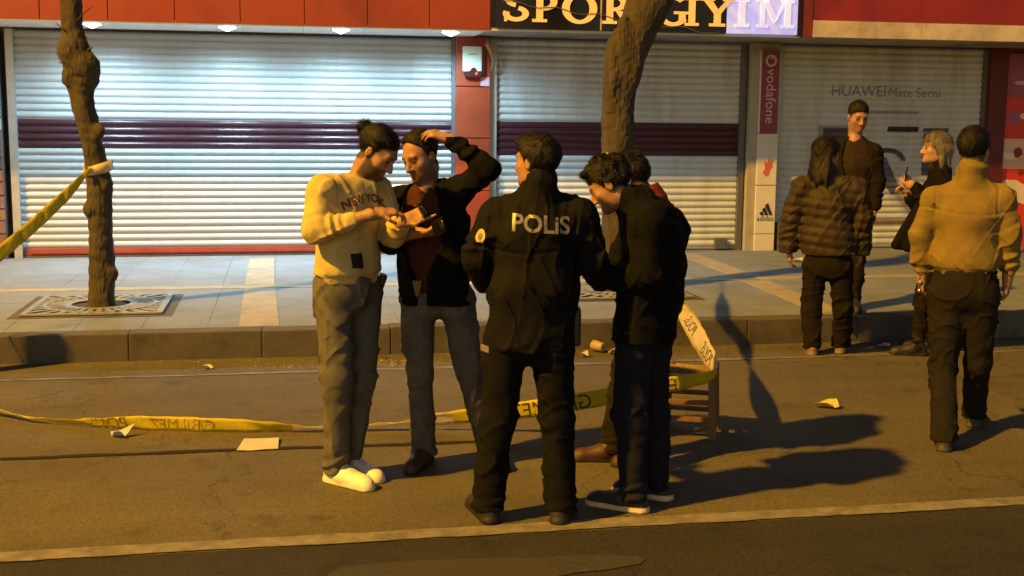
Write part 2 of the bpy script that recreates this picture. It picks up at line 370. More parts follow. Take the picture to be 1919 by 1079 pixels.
# ------------------------------------------------------------------ the shop building
shop = empty('shop_building', (0, YF, 0))
tag(shop, 'shop building with orange and red fascia panels above the shutters', 'building')
def part(name, m, x0, x1, y0, y1, z0, z1, parent=shop, bevel=0.0):
    # coordinates in the world; the building's origin lies on the shutter line
    oy = YF if parent is not None else 0
    return MB().box(x0, x1, y0 - oy, y1 - oy, z0, z1).build(name, m, parent, bevel=bevel)
part('back_wall', 'plaster', -12, 20, YF + 0.25, YF + 0.5, 0.0, 7.0)
part('upper_wall', 'plaster', -12, 20, YE + 0.35, YF + 0.2, 3.75, 7.0)
# left neighbour stone pier
pier = empty('stone_pier', (-3.4, YF, 0)); tag(pier, 'pier of rough brown stone courses left of the white shutter', 'pier')
MB().box(-0.45, 0.27, -0.06, 0.2, ZP, 2.79).build('mortar_bed', 'mortar', pier)
z = ZP + 0.005; row = 0; rnd = random.Random(11)
while z < 2.70:
    h = rnd.uniform(0.135, 0.16); x = -0.45
    while x < 0.25:
        w = min(rnd.uniform(0.22, 0.42), 0.27 - x)
        if 0.27 - (x + w) < 0.08: w = 0.27 - x
        yo = -0.075 - rnd.uniform(0, 0.03)
        m = 'stone_%d' % rnd.randrange(5)
        if 1.62 < z < 2.05 and x + w > 0.2: m = ['stone_pink', 'stone_cream', 'stone_green'][row % 3]
        if 2.1 < z < 2.5: m = ['stone_pink', 'stone_cream'][row % 2]
        o = MB().box(x + 0.004, x + w - 0.004, yo, -0.05, z, z + h - 0.014).build('stone', m, pier, bevel=0.008)
        x += w
    z += h; row += 1
box('cap', 'plaster', -0.45, 0.27, -0.1, 0.2, 2.79, 2.81, pier)

# fascia one: orange composite cassettes
xs = [2.27 - 0.672 * k for k in range(15)]
for k in range(14):
    part('fascia_panel', 'composite_orange', xs[k + 1] + 0.004, xs[k] - 0.004, YE, YE + 0.03, ZS - 0.01, ZS + 1.02, bevel=0.004)
    part('soffit_panel', 'soffit_white', xs[k + 1] + 0.003, xs[k] - 0.003, YE + 0.034, YF - 0.06, ZS, ZS + 0.02, bevel=0.002)
part('fascia_trim', 'aluminium', -7.1, 2.27, YE - 0.008, YE + 0.030, ZS - 0.024, ZS - 0.0125)
part('fascia_backing', 'rail_dark', -7.1, 2.27, YE + 0.034, YE + 0.08, ZS + 0.03, ZS + 0.99)
# fascia two: dark frame behind the lettered sign, grey soffit
part('soffit_panel', 'soffit_grey', 2.285, 4.15, YE + 0.06, YF - 0.06, ZS + 0.010, ZS + 0.03)
part('soffit_panel', 'soffit_grey', 4.158, 5.95, YE + 0.06, YF - 0.06, ZS + 0.010, ZS + 0.03)
part('soffit_panel', 'soffit_grey', 5.958, 12.5, YE + 0.06, YF - 0.06, ZS + 0.006, ZS + 0.026)
part('fascia_trim', 'pillar_white', 2.29, 5.90, YE - 0.002, YE + 0.05, ZS - 0.016, ZS + 0.006)
# fascia three: marble band below red cassettes
part('fascia_post', 'composite_orange', 5.93, 6.05, YE - 0.01, YE + 0.05, ZS - 0.01, ZS + 1.0, bevel=0.004)
for x0, x1 in ((6.06, 7.42), (7.425, 8.80), (8.805, 10.2), (10.205, 12.4)):
    part('marble_band', 'marble', x0, x1, YE - 0.02, YE + 0.05, ZS - 0.005, ZS + 0.185, bevel=0.003)
    part('fascia_panel', 'composite_red', x0, x1, YE + 0.0, YE + 0.05, ZS + 0.188, ZS + 1.0, bevel=0.003)
# orange pillar between the shutters
for z0, z1 in ((ZP, 0.98), (0.99, 1.615), (1.627, 2.232), (2.244, ZS - 0.004)):
    part('pillar_panel', 'composite_orange', 2.06, 2.475, YF - 0.16, YF - 0.12, z0, z1, bevel=0.004)
part('pillar_core', 'column_red', 2.065, 2.47, YF - 0.118, YF + 0.25, ZP, ZS - 0.004)
# dark reveal beside the second shutter, pale pillar with the printed panels
part('pillar_core', 'pillar_side', 5.80, 6.175, YF - 0.155, YF + 0.25, ZP, ZS - 0.004)
part('pillar_strip', 'pillar_side', 5.79, 5.90, YF - 0.17, YF - 0.157, ZP, 2.74)
for z0, z1 in ((ZP + 0.002, 0.425), (0.433, 1.045), (1.055, 1.70), (1.71, 2.74)):
    part('pillar_panel', 'pillar_white', 5.905, 6.172, YF - 0.20, YF - 0.157, z0, z1, bevel=0.004)
# red column and printed wall to the right
part('column', 'column_red', 9.12, 9.37, YF - 0.16, YF + 0.2, ZP, ZS - 0.004, bevel=0.005)
part('side_wall', 'composite_red', 9.372, 12.4, YF - 0.05, YF + 0.2, ZP, ZS - 0.004)

# printed hoarding on the right: red with a pale band and white patches
hoard = empty('printed_panel', (9.38, YF - 0.1, ZP)); tag(hoard, 'red printed shop panel with pale band at the right edge', 'panel')
hz = [(0.0, 0.83, 'poster_red'), (0.83, 1.05, 'poster_red'), (1.05, 1.45, 'poster_cream'), (1.45, 2.0, 'poster_red'), (2.0, 2.56, 'poster_violet')]
for z0, z1, m in hz:
    box('print_field', m, 0.0, 1.6, 0.0, 0.04, z0 + 0.001, z1 - 0.001, hoard)
def blob(cx, cz, rx, rz, m, y, seed, name):
    rnd = random.Random(seed); n = 22
    poly = [(cx + rx * math.cos(2 * math.pi * k / n) * rnd.uniform(0.75, 1.1), cz + rz * math.sin(2 * math.pi * k / n) * rnd.uniform(0.75, 1.1)) for k in range(n)]
    return MB().prism(poly, lambda p: (p[0], -y, p[1]), lambda p: (p[0], 0.0, p[1])).build(name, m, hoard)
blob(0.42, 0.72, 0.34, 0.16, 'poster_white', 0.004, 1, 'print_patch'); blob(0.16, 0.86, 0.15, 0.05, 'poster_white', 0.003, 2, 'print_patch')
blob(0.24, 1.27, 0.07, 0.07, 'composite_red', 0.004, 3, 'print_patch'); blob(0.10, 1.22, 0.12, 0.05, 'poster_white', 0.003, 4, 'print_patch')
blob(0.28, 1.75, 0.05, 0.04, 'poster_white', 0.003, 5, 'print_patch'); blob(0.15, 1.72, 0.13, 0.10, 'poster_violet', 0.002, 6, 'print_patch')
blob(0.22, 2.18, 0.10, 0.03, 'pale_print', 0.003, 7, 'print_patch'); blob(0.55, 2.1, 0.3, 0.18, 'poster_red', 0.002, 8, 'print_patch')
blob(0.30, 1.0, 0.05, 0.04, 'composite_red', 0.006, 9, 'print_patch')

# ------------------------------------------------------------------ roller shutters
PITCH_S = 0.083; PROF_D = 0.023
def prof(t):
    """depth of the rolled slat at height t in 0..1 of its pitch"""
    t = t % 1.0
    if t < 0.10: return 0.0
    return PROF_D * math.sin(math.pi * (t - 0.10) / 0.90) ** 0.75
def slat_mesh(name, w, m):
    ts = [0, 0.05, 0.10, 0.13, 0.18, 0.27, 0.40, 0.55, 0.70, 0.83, 0.92, 0.97, 1.0]
    b = MB(); n = len(ts)
    for x in (0, w):
        for t in ts: b.v.append((x, -prof(t) if t < 1 else 0.0, t * PITCH_S))
        b.v.append((x, 0.012, PITCH_S)); b.v.append((x, 0.012, 0))
    N = n + 2
    for i in range(N): b.f.append((i, (i + 1) % N, (i + 1) % N + N, i + N))
    b.f.append(tuple(range(N))); b.f.append(tuple(range(2 * N - 1, N - 1, -1)))
    me = bpy.data.meshes.new(name); me.from_pydata(b.v, [], b.f); me.update()
    bm = bmesh.new(); bm.from_mesh(me); bmesh.ops.recalc_face_normals(bm, faces=bm.faces); bm.to_mesh(me); bm.free()
    me.materials.append(MATS[m]); return me
def shutter(x0, x1, z0, z1, mat_main, stripe, label, y=YF, bar=None):
    sh = empty('roller_shutter', (x0, y, ZP)); tag(sh, label, 'shutter', 'roller shutters of the closed shops')
    w = x1 - x0; ms = {m: slat_mesh('slat', w, m) for m in (mat_main, 'slat_burgundy')}
    z = z0; k = 0; rnd = random.Random(int(x0 * 10))
    while z < z1:
        m = 'slat_burgundy' if stripe and stripe[0] <= z + PITCH_S / 2 <= stripe[1] else mat_main
        o = obj('slat', ms[m], None, sh); o.location = (0, rnd.uniform(-0.0015, 0.0015), z - ZP); o.rotation_euler = (R(rnd.uniform(-2.2, 2.2)), 0, 0)
        z += PITCH_S; k += 1
    for xa, xb in ((-0.075, 0.012), (w - 0.012, w + 0.06)):
        MB().box(xa, xb, -0.075, 0.02, 0, 2.60).build('guide_rail', 'aluminium' if xa < 0 else 'rail_dark', sh, bevel=0.003)
    if bar:
        MB().box(0.02, w - 0.02, -0.03, 0.015, bar[0], bar[1]).build('bottom_bar', bar[2], sh, bevel=0.006)
        MB().box(0.02, w - 0.02, -0.034, 0.015, 0.004, bar[0] - 0.003).build('rubber_seal', 'rail_dark', sh)
    return sh
s1 = shutter(-2.98, 2.03, 0.312, 2.80, 'slat_white', (1.50, 1.84), 'wide white roller shutter with burgundy band under four lit downlights', bar=(0.03, 0.10, 'bar_red'))
MB().box(0.10, 5.0, -0.052, -0.031, 0.045, 0.082).build('bar_rib', 'bar_red', s1, bevel=0.006)
s2 = shutter(2.56, 5.72, 0.250, 2.80, 'slat_grey', (1.44, 1.86), 'grey roller shutter with burgundy band behind the thick tree', bar=(0.018, 0.038, 'aluminium'))
MB().box(2.86, 3.02, -0.10, -0.036, 0.02, 0.16).build('lock_box', 'rail_dark', s2, bevel=0.008)
s3 = shutter(6.25, 9.09, 0.250, 2.80, 'slat_grey', None, 'roller shutter printed with phone advertising beside the pale pillar', bar=(0.018, 0.038, 'aluminium'))
# print on the third shutter follows the slats
def on_slats(bm, name, m, sh, ox, oz, z0, off=0.0022):
    """bm lies in x/y = across/up; laid over the slat profile"""
    bmesh.ops.translate(bm, vec=(ox, oz, 0), verts=bm.verts)
    grid_cut(bm, PITCH_S / 7, (1,))
    for v in bm.verts:
        x, zz = v.co.x, v.co.y
        v.co = (x, -prof((zz - z0 + ZP) / PITCH_S) - off, zz)
    for f in bm.faces: f.smooth = False
    return from_bm(name, bm, m, sh)
def rect_bm(w, h, poly=None):
    bm = bmesh.new(); pts = poly or [(0, 0), (w, 0), (w, h), (0, h)]
    bm.faces.new([bm.verts.new((x, y, 0)) for x, y in pts]); return bm
on_slats(text_mesh('HUAWEI', 0.20), 'printed_text', 'grey_print', s3, 0.70, 1.98, 0.25)
on_slats(text_mesh('Mate Serisi', 0.17), 'printed_text', 'grey_print', s3, 1.50, 1.98, 0.25)
on_slats(rect_bm(0.95, 0.035), 'printed_line', 'blue_print', s3, 1.0, 1.76, 0.25)
on_slats(rect_bm(0.62, 1.05), 'printed_phone', 'blue_print', s3, 0.55, 0.55, 0.25)
on_slats(rect_bm(0.34, 0.62), 'printed_screen', 'plum_print', s3, 0.62, 0.95, 0.25, 0.004)
on_slats(rect_bm(0.44, 0.075), 'printed_bar', 'black_print', s3, 1.52, 1.52, 0.25)
on_slats(rect_bm(0.36, 0.62), 'printed_screen', 'plum_print', s3, 2.03, 0.96, 0.25)
arc = [(0.22 * math.cos(a) * 1.25, 0.17 * math.sin(a)) for a in [math.pi * k / 12 for k in range(13)]]
arc2 = [(p[0] * 0.74, p[1] * 0.62) for p in reversed(arc)]
on_slats(rect_bm(0, 0, arc + arc2), 'printed_arc', 'plum_print', s3, 1.52, 1.15, 0.25, 0.003)
on_slats(rect_bm(0, 0, [(0, 0), (0.26, -0.33), (0.39, -0.27), (0.30, -0.10), (0.16, 0.16), (0.0, 0.22)]), 'printed_sleeve', 'steel_print', s3, 1.36, 1.03, 0.25, 0.003)
on_slats(rect_bm(0, 0, [(0.0, 0), (0.27, -0.30), (0.34, -0.22), (0.10, 0.05)]), 'printed_hand', 'skin_print', s3, 1.64, 0.72, 0.25, 0.003)
on_slats(rect_bm(0.75, 0.05), 'printed_bar', 'stone_2', s3, 1.30, 0.32, 0.25)

# ------------------------------------------------------------------ lettered sign SPOR GIYIM (slab serif letters)
sign = empty('shop_sign', (2.33, YE - 0.01, ZS)); tag(sign, 'black shop sign with large yellow letters reading SPOR GİYİM', 'sign')
def spart(name, m, x0, x1, z0, z1, y0=-0.03, y1=0.03, bevel=0.002): return MB().box(x0, x1, y0, y1, z0, z1).build(name, m, sign, bevel=bevel)
spart('sign_panel', 'sign_black', 0.0, 1.175, 0.012, 0.72); spart('panel_joint', 'pale_print', 1.177, 1.193, 0.012, 0.72)
spart('sign_panel', 'sign_black', 1.195, 2.66, 0.012, 0.72)
spart('sign_panel', 'sign_glare', 2.664, 2.975, 0.012, 0.72); spart('sign_panel', 'sign_glare', 2.985, 3.52, 0.012, 0.72)  # right end carries the painted reflection, these panels are not backlit
spart('sign_frame', 'sign_black', 3.524, 3.56, 0.0, 0.74)
LH = 0.315; LZ = 0.085
def poly_letter(polys, x, m='sign_letter', name='letter'):
    b = MB()
    for pl in polys:
        b.prism([(x + p[0], LZ + p[1]) for p in pl], lambda p: (p[0], -0.046, p[1]), lambda p: (p[0], -0.031, p[1]))
    return b.build(name, m, sign)
def rc(x0, z0, x1, z1): return [(x0, z0), (x1, z0), (x1, z1), (x0, z1)]
def arc_band(cx, cz, rx, rz, tx, tz, a0, a1, n=18):
    """band of varying thickness along an ellipse (thick at the sides), as quads"""
    out = []
    for i in range(n):
        q = []
        for j, side in ((i, 1), (i + 1, 1), (i + 1, 0), (i, 0)):
            a = R(a0 + (a1 - a0) * j / n); c, s = math.cos(a), math.sin(a)
            q.append((cx + (rx - (0 if side else tx)) * c, cz + (rz - (0 if side else tz)) * s))
        out.append(q)
    return out
def stem(x, w=0.075, serif=0.045, h=LH): return [rc(x, 0.03, x + w, h - 0.03), rc(x - serif, 0, x + w + serif, 0.032), rc(x - serif, h - 0.032, x + w + serif, h)]
Sx = arc_band(0.13, LH * 0.27, 0.145, LH * 0.27, 0.07, 0.045, -200, 75) + arc_band(0.145, LH * 0.745, 0.135, LH * 0.255, 0.065, 0.045, 70, 330 - 70) + [[(0.0, 0.0), (0.03, 0.0), (0.03, 0.10), (0.0, 0.10)]]
poly_letter(Sx, 0.085)
poly_letter(stem(0.045) + arc_band(0.13, LH * 0.70, 0.15, LH * 0.30, 0.075, 0.04, -95, 95), 0.40)
poly_letter(arc_band(0.19, LH * 0.5, 0.20, LH * 0.5 + 0.01, 0.085, 0.042, 0, 360, 40), 0.745)
poly_letter(stem(0.045) + arc_band(0.13, LH * 0.72, 0.15, LH * 0.28, 0.075, 0.04, -95, 95) + [[(0.15, LH * 0.45), (0.24, LH * 0.45), (0.36, 0.0), (0.25, 0.0)]], 1.20)
poly_letter(arc_band(0.19, LH * 0.5, 0.20, LH * 0.5 + 0.01, 0.085, 0.042, 50, 325, 30) + [rc(0.26, 0.03, 0.335, 0.13), rc(0.2, 0.125, 0.38, 0.155)], 1.83)
poly_letter(stem(0.045) + [rc(0.045, LH + 0.03, 0.12, LH + 0.085)], 2.16)
poly_letter([rc(0.125, 0.03, 0.205, 0.14), rc(0.07, 0, 0.26, 0.032), [(0.125, 0.14), (0.205, 0.14), (0.10, LH - 0.03), (0.0, LH - 0.03)], [(0.125, 0.14), (0.205, 0.14), (0.32, LH - 0.03), (0.265, LH - 0.03)], rc(-0.04, LH - 0.032, 0.13, LH), rc(0.23, LH - 0.032, 0.37, LH)], 2.38)
poly_letter(stem(0.045) + [rc(0.045, LH + 0.03, 0.12, LH + 0.085)], 2.76, 'sign_letter_glare')
poly_letter(stem(0.045, 0.05) + stem(0.34, 0.07) + [[(0.06, LH), (0.13, LH), (0.25, 0.1), (0.21, 0.05)], [(0.21, 0.05), (0.25, 0.1), (0.37, LH), (0.33, LH)]], 3.02, 'sign_letter_glare')

# cables looped below the sign face
MB().tube([(2.40 + 0.1 * k - 2.33, -0.055, 0.30 - 0.012 * k + 0.02 * math.sin(k * 1.3)) for k in range(26)], 0.006, 6).build('cable', 'rail_dark', sign, smooth=True)

# ------------------------------------------------------------------ printed lettering on the pale pillar
PY = YF - 0.201
vp = empty('pillar_sign', (6.04, PY, 1.71)); tag(vp, 'narrow dark red sign with vertical vodafone lettering on the pale pillar', 'sign')
vpp = MB().box(-0.118, 0.118, -0.012, 0.0, 0.0, 1.03).build('panel', 'vodafone_panel', vp, bevel=0.002)
bm = text_mesh('vodafone', 0.185)
for v in bm.verts: x, y = v.co.x, v.co.y; v.co = (y - 0.05, -0.0145, 0.80 - x)
from_bm('lettering', bm, 'pale_print', vpp)
b = MB()
for q in arc_band(0.0, 0.90, 0.075, 0.075, 0.026, 0.026, 0, 360, 26): b.prism(q, lambda p: (p[0], -0.017, p[1]), lambda p: (p[0], -0.012, p[1]))
b.prism([(-0.012, 0.93), (0.02, 0.975), (0.03, 0.96), (0.012, 0.915)], lambda p: (p[0], -0.0185, p[1]), lambda p: (p[0], -0.012, p[1]))
b.build('emblem', 'pale_print', vpp)
ad = empty('adidas_decal', (6.04, PY, 0.433)); tag(ad, 'three slanted black bars above adidas lettering on the pillar foot', 'decal')
for k, hgt in enumerate((0.055, 0.105, 0.155)):
    x = -0.075 + k * 0.058
    MB().prism([(x, 0), (x + 0.042, 0), (x + 0.042 - 0.03 * 0.5 - 0.0, hgt * 0.45), (x + 0.042 - hgt * 0.42, hgt), (x - hgt * 0.42 + 0.004, hgt)][:2] + [(x + 0.042 - hgt * 0.42, hgt), (x - hgt * 0.42, hgt - 0.028)],
        lambda p: (p[0] + 0.015, -0.004, p[1] + 0.235), lambda p: (p[0] + 0.015, 0.0, p[1] + 0.235)).build('bar', 'black_print', ad)
bm = text_mesh('adidas', 0.092, align='CENTER')
for v in bm.verts: x, y = v.co.x, v.co.y; v.co = (x, -0.003, 0.165 + y)
from_bm('lettering', bm, 'black_print', ad)
# flame-like red print above it
rp = tag(MB().prism([(0, 0), (0.03, 0.02), (0.05, 0.09), (0.09, 0.13), (0.07, 0.16), (0.10, 0.23), (0.05, 0.18), (0.04, 0.25), (0.01, 0.17), (-0.03, 0.2), (-0.02, 0.1), (-0.05, 0.05)], lambda p: (p[0], -0.004, p[1]), lambda p: (p[0], 0.0, p[1])).build('red_decal', 'red_print'), 'small red flame shaped decal on the pale pillar', 'decal')
rp.location = (6.03, PY, 1.16)

# ------------------------------------------------------------------ downlights in the first soffit
for i, x in enumerate((-1.99, -0.573, 0.66, 1.895)):
    lab = ['leftmost lit round downlight in the soffit beside the thin tree', 'second lit round downlight from the left in the soffit', 'third lit round downlight in the soffit above the two men', 'rightmost lit round downlight next to the orange pillar'][i]
    d = empty('downlight', (x, 13.78, ZS)); tag(d, lab, 'downlight', 'downlights under the orange fascia')
    ring = [(0.098 * math.cos(2 * math.pi * k / 24), 0.098 * math.sin(2 * math.pi * k / 24)) for k in range(24)]
    b = MB()
    for k in range(24):
        a, c = ring[k], ring[(k + 1) % 24]
        o2 = lambda p, s: (p[0] * s, p[1] * s)
        b.add([(*o2(a, 1.25), -0.001), (*o2(c, 1.25), -0.001), (*o2(c, 1.0), -0.012), (*o2(a, 1.0), -0.012)], [(0, 1, 2, 3)])
    b.build('rim', 'aluminium', d, smooth=True, fix=False)
    b = MB(); b.add([(p[0], p[1], -0.011) for p in ring] , [tuple(range(24))])
    b.add([(0, 0, -0.055)] + [(p[0] * 0.995, p[1] * 0.995, -0.011) for p in ring], [(0, 1 + (k + 1) % 24, 1 + k) for k in range(24)])
    b.build('lens', 'led_cool', d, fix=False)
    l = bpy.data.lights.new('downlight_beam', 'SPOT'); l.energy = 310; l.color = (0.52, 0.82, 1.0); l.spot_size = R(164); l.spot_blend = 0.75; l.shadow_soft_size = 0.06
    lo = bpy.data.objects.new('downlight_beam', l); COL.objects.link(lo); lo.location = (0, 0, -0.05); lo.rotation_euler = (R(2), 0, 0); lo.parent = d

# ------------------------------------------------------------------ alarm box, number plate, rope
al = empty('alarm_siren', (2.245, YF - 0.16, 2.36)); tag(al, 'pale alarm siren box with dark base and red light on orange pillar', 'alarm')
alc = MB().box(-0.115, 0.115, -0.075, -0.002, 0.055, 0.35).build('cover', 'box_white', al, bevel=0.015)
MB().prism([(-0.105, 0.05), (-0.09, 0.005), (-0.06, -0.012), (0.08, -0.012), (0.115, 0.01), (0.12, 0.054), (0.06, 0.058), (0.035, 0.10), (-0.005, 0.10), (-0.035, 0.058)], lambda p: (p[0], -0.082, p[1]), lambda p: (p[0], -0.002, p[1])).build('base', 'box_dark', al, bevel=0.004)
MB().box(0.116, 0.15, -0.06, -0.002, 0.01, 0.32).build('side_shell', 'box_dark', al, bevel=0.006)
b = MB(); b.tube([(0.045, -0.092, 0.03), (0.045, -0.083, 0.03)], 0.012, 12); b.build('indicator', 'led_red', al)
b = MB(); b.tube([(-0.05, -0.0765, 0.255), (0.06, -0.0765, 0.262)], 0.005, 6); b.build('printed_line', 'grey_print', alc)
pl = empty('number_plate', (2.41, YF - 0.16, 2.235)); tag(pl, 'small pinkish house number plate under the alarm box', 'number plate')
plp = MB().box(-0.055, 0.055, -0.006, -0.001, 0.01, 0.115).build('plate', 'plate', pl)
bm = text_mesh('71', 0.085, align='CENTER')
for v in bm.verts: x, y = v.co.x, v.co.y; v.co = (x, -0.0085, 0.03 + y)
from_bm('digits', bm, 'pillar_white', plp)
rp2 = tag(MB().tube([(2.43, YF - 0.2, 2.80), (2.44, YF - 0.21, 2.72), (2.47, YF - 0.22, 2.66), (2.50, YF - 0.20, 2.55), (2.49, YF - 0.18, 2.46), (2.47, YF - 0.17, 2.44)], [0.02, 0.034, 0.03, 0.012, 0.009, 0.007], 8).build('cord_loop', 'rope', smooth=True), 'frayed brown cord hanging beside the alarm box', 'cord')

# dark foot boxes by the shutters
tag(MB().box(6.23, 6.34, YF - 0.19, YF - 0.08, ZP, ZP + 0.36).build('foot_box', 'rail_dark', bevel=0.01), 'slim dark box standing at the foot of the pale pillar', 'box')

# ------------------------------------------------------------------ street lamp (outside the frame on the left)
sl = empty('street_lamp', (LAMP[0] - 1.6, LAMP[1], 0)); tag(sl, 'tall galvanised street lamp with sodium lantern beyond the left edge', 'street lamp')
MB().tube([(0, 0, 0), (0, 0, 10), (0, 0, 22.8)], [0.11, 0.09, 0.07], 12).build('mast', 'galvanised', sl, smooth=True)
MB().tube([(0, 0, 22.8), (0.3, 0, 23.15), (1.2, 0, 23.32)], [0.06, 0.05, 0.045], 10).build('arm', 'galvanised', sl, smooth=True)
MB().box(1.15, 1.95, -0.16, 0.16, 23.22, 23.38).build('lantern', 'galvanised', sl, bevel=0.03)
# post at the left to which the tapes are tied
po = empty('sign_post', (-2.64, 8.73, 0)); tag(po, 'slim metal post at the kerb beyond the left edge', 'post')
MB().tube([(0, 0, 0), (0, 0, 1.25)], 0.085, 12).build('pole', 'galvanised', po, smooth=True)
MB().tube([(0, 0, 0), (0, 0, 0.03)], 0.12, 16).build('base', 'galvanised', po)
MB().tube([(0, 0, 1.25), (0, 0, 1.30)], [0.088, 0.05], 12).build('cap', 'galvanised', po)
# ================================================================== implicit surfaces
F4 = np.float32
class Field:
    def __init__(s, lo, hi, vox):
        s.lo = np.array(lo, F4); s.vox = vox
        s.n = np.ceil((np.array(hi) - np.array(lo)) / vox).astype(int) + 1
        s.D = np.full(s.n, 9.0, F4)
        s.ax = [s.lo[i] + vox * np.arange(s.n[i], dtype=F4) for i in range(3)]
    def sl(s, lo, hi):
        a = np.clip(np.floor((np.array(lo) - s.lo) / s.vox).astype(int), 0, s.n); b = np.clip(np.ceil((np.array(hi) - s.lo) / s.vox).astype(int) + 1, 0, s.n)
        return tuple(slice(int(a[i]), int(b[i])) for i in range(3))
    def grid(s, q): return s.ax[0][q[0]][:, None, None], s.ax[1][q[1]][None, :, None], s.ax[2][q[2]][None, None, :]
    def put(s, q, d, k):
        A = s.D[q]
        if A.size == 0: return
        if k <= 0: s.D[q] = np.minimum(A, d); return
        h = np.clip(0.5 + 0.5 * (A - d) / k, 0, 1); s.D[q] = A + (d - A) * h - k * h * (1 - h)
    def cut(s, q, d, k=0.0):
        """keep only where d<0"""
        A = s.D[q]
        if k <= 0: s.D[q] = np.maximum(A, d); return
        h = np.clip(0.5 - 0.5 * (A - d) / k, 0, 1); s.D[q] = A + (d - A) * h + k * h * (1 - h)
    def cap(s, a, b, ra, rb=None, k=0.03, flat=None, fold=None):
        """round cone a-b; flat=(axis,ratio) widens it along axis; fold=(amp,n,phase,where) rolls of cloth"""
        a = np.array(a, F4); b = np.array(b, F4); rb = ra if rb is None else rb
        m = max(ra, rb) * (flat[1] if flat and flat[1] > 1 else 1) + k + 0.03
        q = s.sl(np.minimum(a, b) - m, np.maximum(a, b) + m)
        X, Y, Z = s.grid(q); ab = b - a; L2 = float(ab @ ab) + 1e-9
        px, py, pz = X - a[0], Y - a[1], Z - a[2]
        t = np.clip((px * ab[0] + py * ab[1] + pz * ab[2]) / L2, 0, 1)
        dx, dy, dz = px - ab[0] * t, py - ab[1] * t, pz - ab[2] * t
        r = ra + (rb - ra) * t
        if fold:
            amp, n, ph, mid = fold; L = math.sqrt(L2)
            w = np.exp(-((t - mid) / 0.33) ** 2)
            sk = 9 * dx - 13 * dy + 4 * dz
            r = r + amp * w * np.sin(6.283 * n * t + ph + sk * 2.1 + 1.3 * np.sin(5 * t + 23 * dx + ph)) * (0.6 + 0.4 * np.sin(31 * dy + 17 * dx + ph))
        if flat:
            u = np.array(flat[0], F4); u = u / np.linalg.norm(u); g = dx * u[0] + dy * u[1] + dz * u[2]; c = 1.0 / flat[1] - 1.0
            dx, dy, dz = dx + u[0] * g * c, dy + u[1] * g * c, dz + u[2] * g * c
        s.put(q, np.sqrt(dx * dx + dy * dy + dz * dz) - r, k)
    def ell(s, c, r, k=0.02, M=None, sub=False):
        """ellipsoid, optionally in a rotated frame M (columns = axes)"""
        c = np.array(c, F4); m = max(r) + k + 0.02
        q = s.sl(c - m, c + m); X, Y, Z = s.grid(q); X, Y, Z = X - c[0], Y - c[1], Z - c[2]
        if M is not None:
            M = np.array(M, F4); X, Y, Z = (X * M[0, i] + Y * M[1, i] + Z * M[2, i] for i in range(3))
        d = (np.sqrt((X / r[0]) ** 2 + (Y / r[1]) ** 2 + (Z / r[2]) ** 2) - 1) * min(r)
        if sub: s.cut(q, -d, k)
        else: s.put(q, d, k)
    def noise(s, amp, freq, seed, stretch=(1, 1, 1)):
        q = tuple(slice(0, int(n)) for n in s.n); X, Y, Z = s.grid(q); rs = np.random.RandomState(seed)
        W = 0
        for i in range(4):
            k = rs.normal(size=3) * freq * (1.0 + 0.55 * i) * np.array(stretch); p = rs.uniform(0, 6.28, 3)
            W = W + np.sin(k[0] * X + k[1] * Y + k[2] * Z + p[0] + 1.4 * np.sin(0.6 * (k[1] * X - k[2] * Y + k[0] * Z) + p[1])).astype(F4) / (1 + 0.5 * i)
        band = np.abs(s.D) < 0.08
        s.D = np.where(band, s.D + amp * 0.55 * W, s.D).astype(F4)
    def ridge(s, amp, freq, seed, stretch=(1, 1, 1), n=3, sharp=4.0):
        """narrow raised folds"""
        q = tuple(slice(0, int(n_)) for n_ in s.n); X, Y, Z = s.grid(q); rs = np.random.RandomState(seed); W = 0
        for i in range(n):
            k = rs.normal(size=3); k = k / np.linalg.norm(k) * freq * rs.uniform(.7, 1.4) * np.array(stretch); p = rs.uniform(0, 6.28, 4); k2 = rs.normal(size=3) * freq * .55; k3 = rs.normal(size=3) * freq * .4
            a = np.sin(k[0] * X + k[1] * Y + k[2] * Z + p[0] + 1.1 * np.sin(k2[0] * X + k2[1] * Y + k2[2] * Z + p[1]))
            m = .5 + .5 * np.sin(k3[0] * X + k3[1] * Y + k3[2] * Z + p[2])
            W = W + ((1 - np.abs(a)) ** sharp * m * m).astype(F4)
        s.D = np.where(np.abs(s.D) < 0.08, s.D - amp * W, s.D).astype(F4)
    def mesh(s):
        D = s.D; S = D < 0; vox = s.vox
        cnt = np.zeros(np.array(S.shape) - 1, np.int8)
        for i in (0, 1):
            for j in (0, 1):
                for k in (0, 1): cnt += S[i:S.shape[0] - 1 + i, j:S.shape[1] - 1 + j, k:S.shape[2] - 1 + k]
        act = (cnt > 0) & (cnt < 8); C = np.argwhere(act); idx = np.full(act.shape, -1, np.int64); idx[act] = np.arange(len(C))
        acc = np.zeros((len(C), 3), F4); num = np.zeros(len(C), F4)
        val = {}
        for i in (0, 1):
            for j in (0, 1):
                for k in (0, 1): val[i, j, k] = D[C[:, 0] + i, C[:, 1] + j, C[:, 2] + k]
        for ax in range(3):
            for u in (0, 1):
                for w in (0, 1):
                    a = [0, 0, 0]; o = [x for x in range(3) if x != ax]; a[o[0]] = u; a[o[1]] = w; b = list(a); b[ax] = 1
                    va, vb = val[tuple(a)], val[tuple(b)]; m = (va < 0) != (vb < 0)
                    t = np.where(m, va / np.where(m, va - vb, 1), 0)
                    p = np.array(a, F4)[None, :] + np.zeros((len(C), 3), F4); p[:, ax] += t
                    acc[m] += p[m]; num[m] += 1
        V = (C + acc / num[:, None]) * vox + s.lo
        Q = []
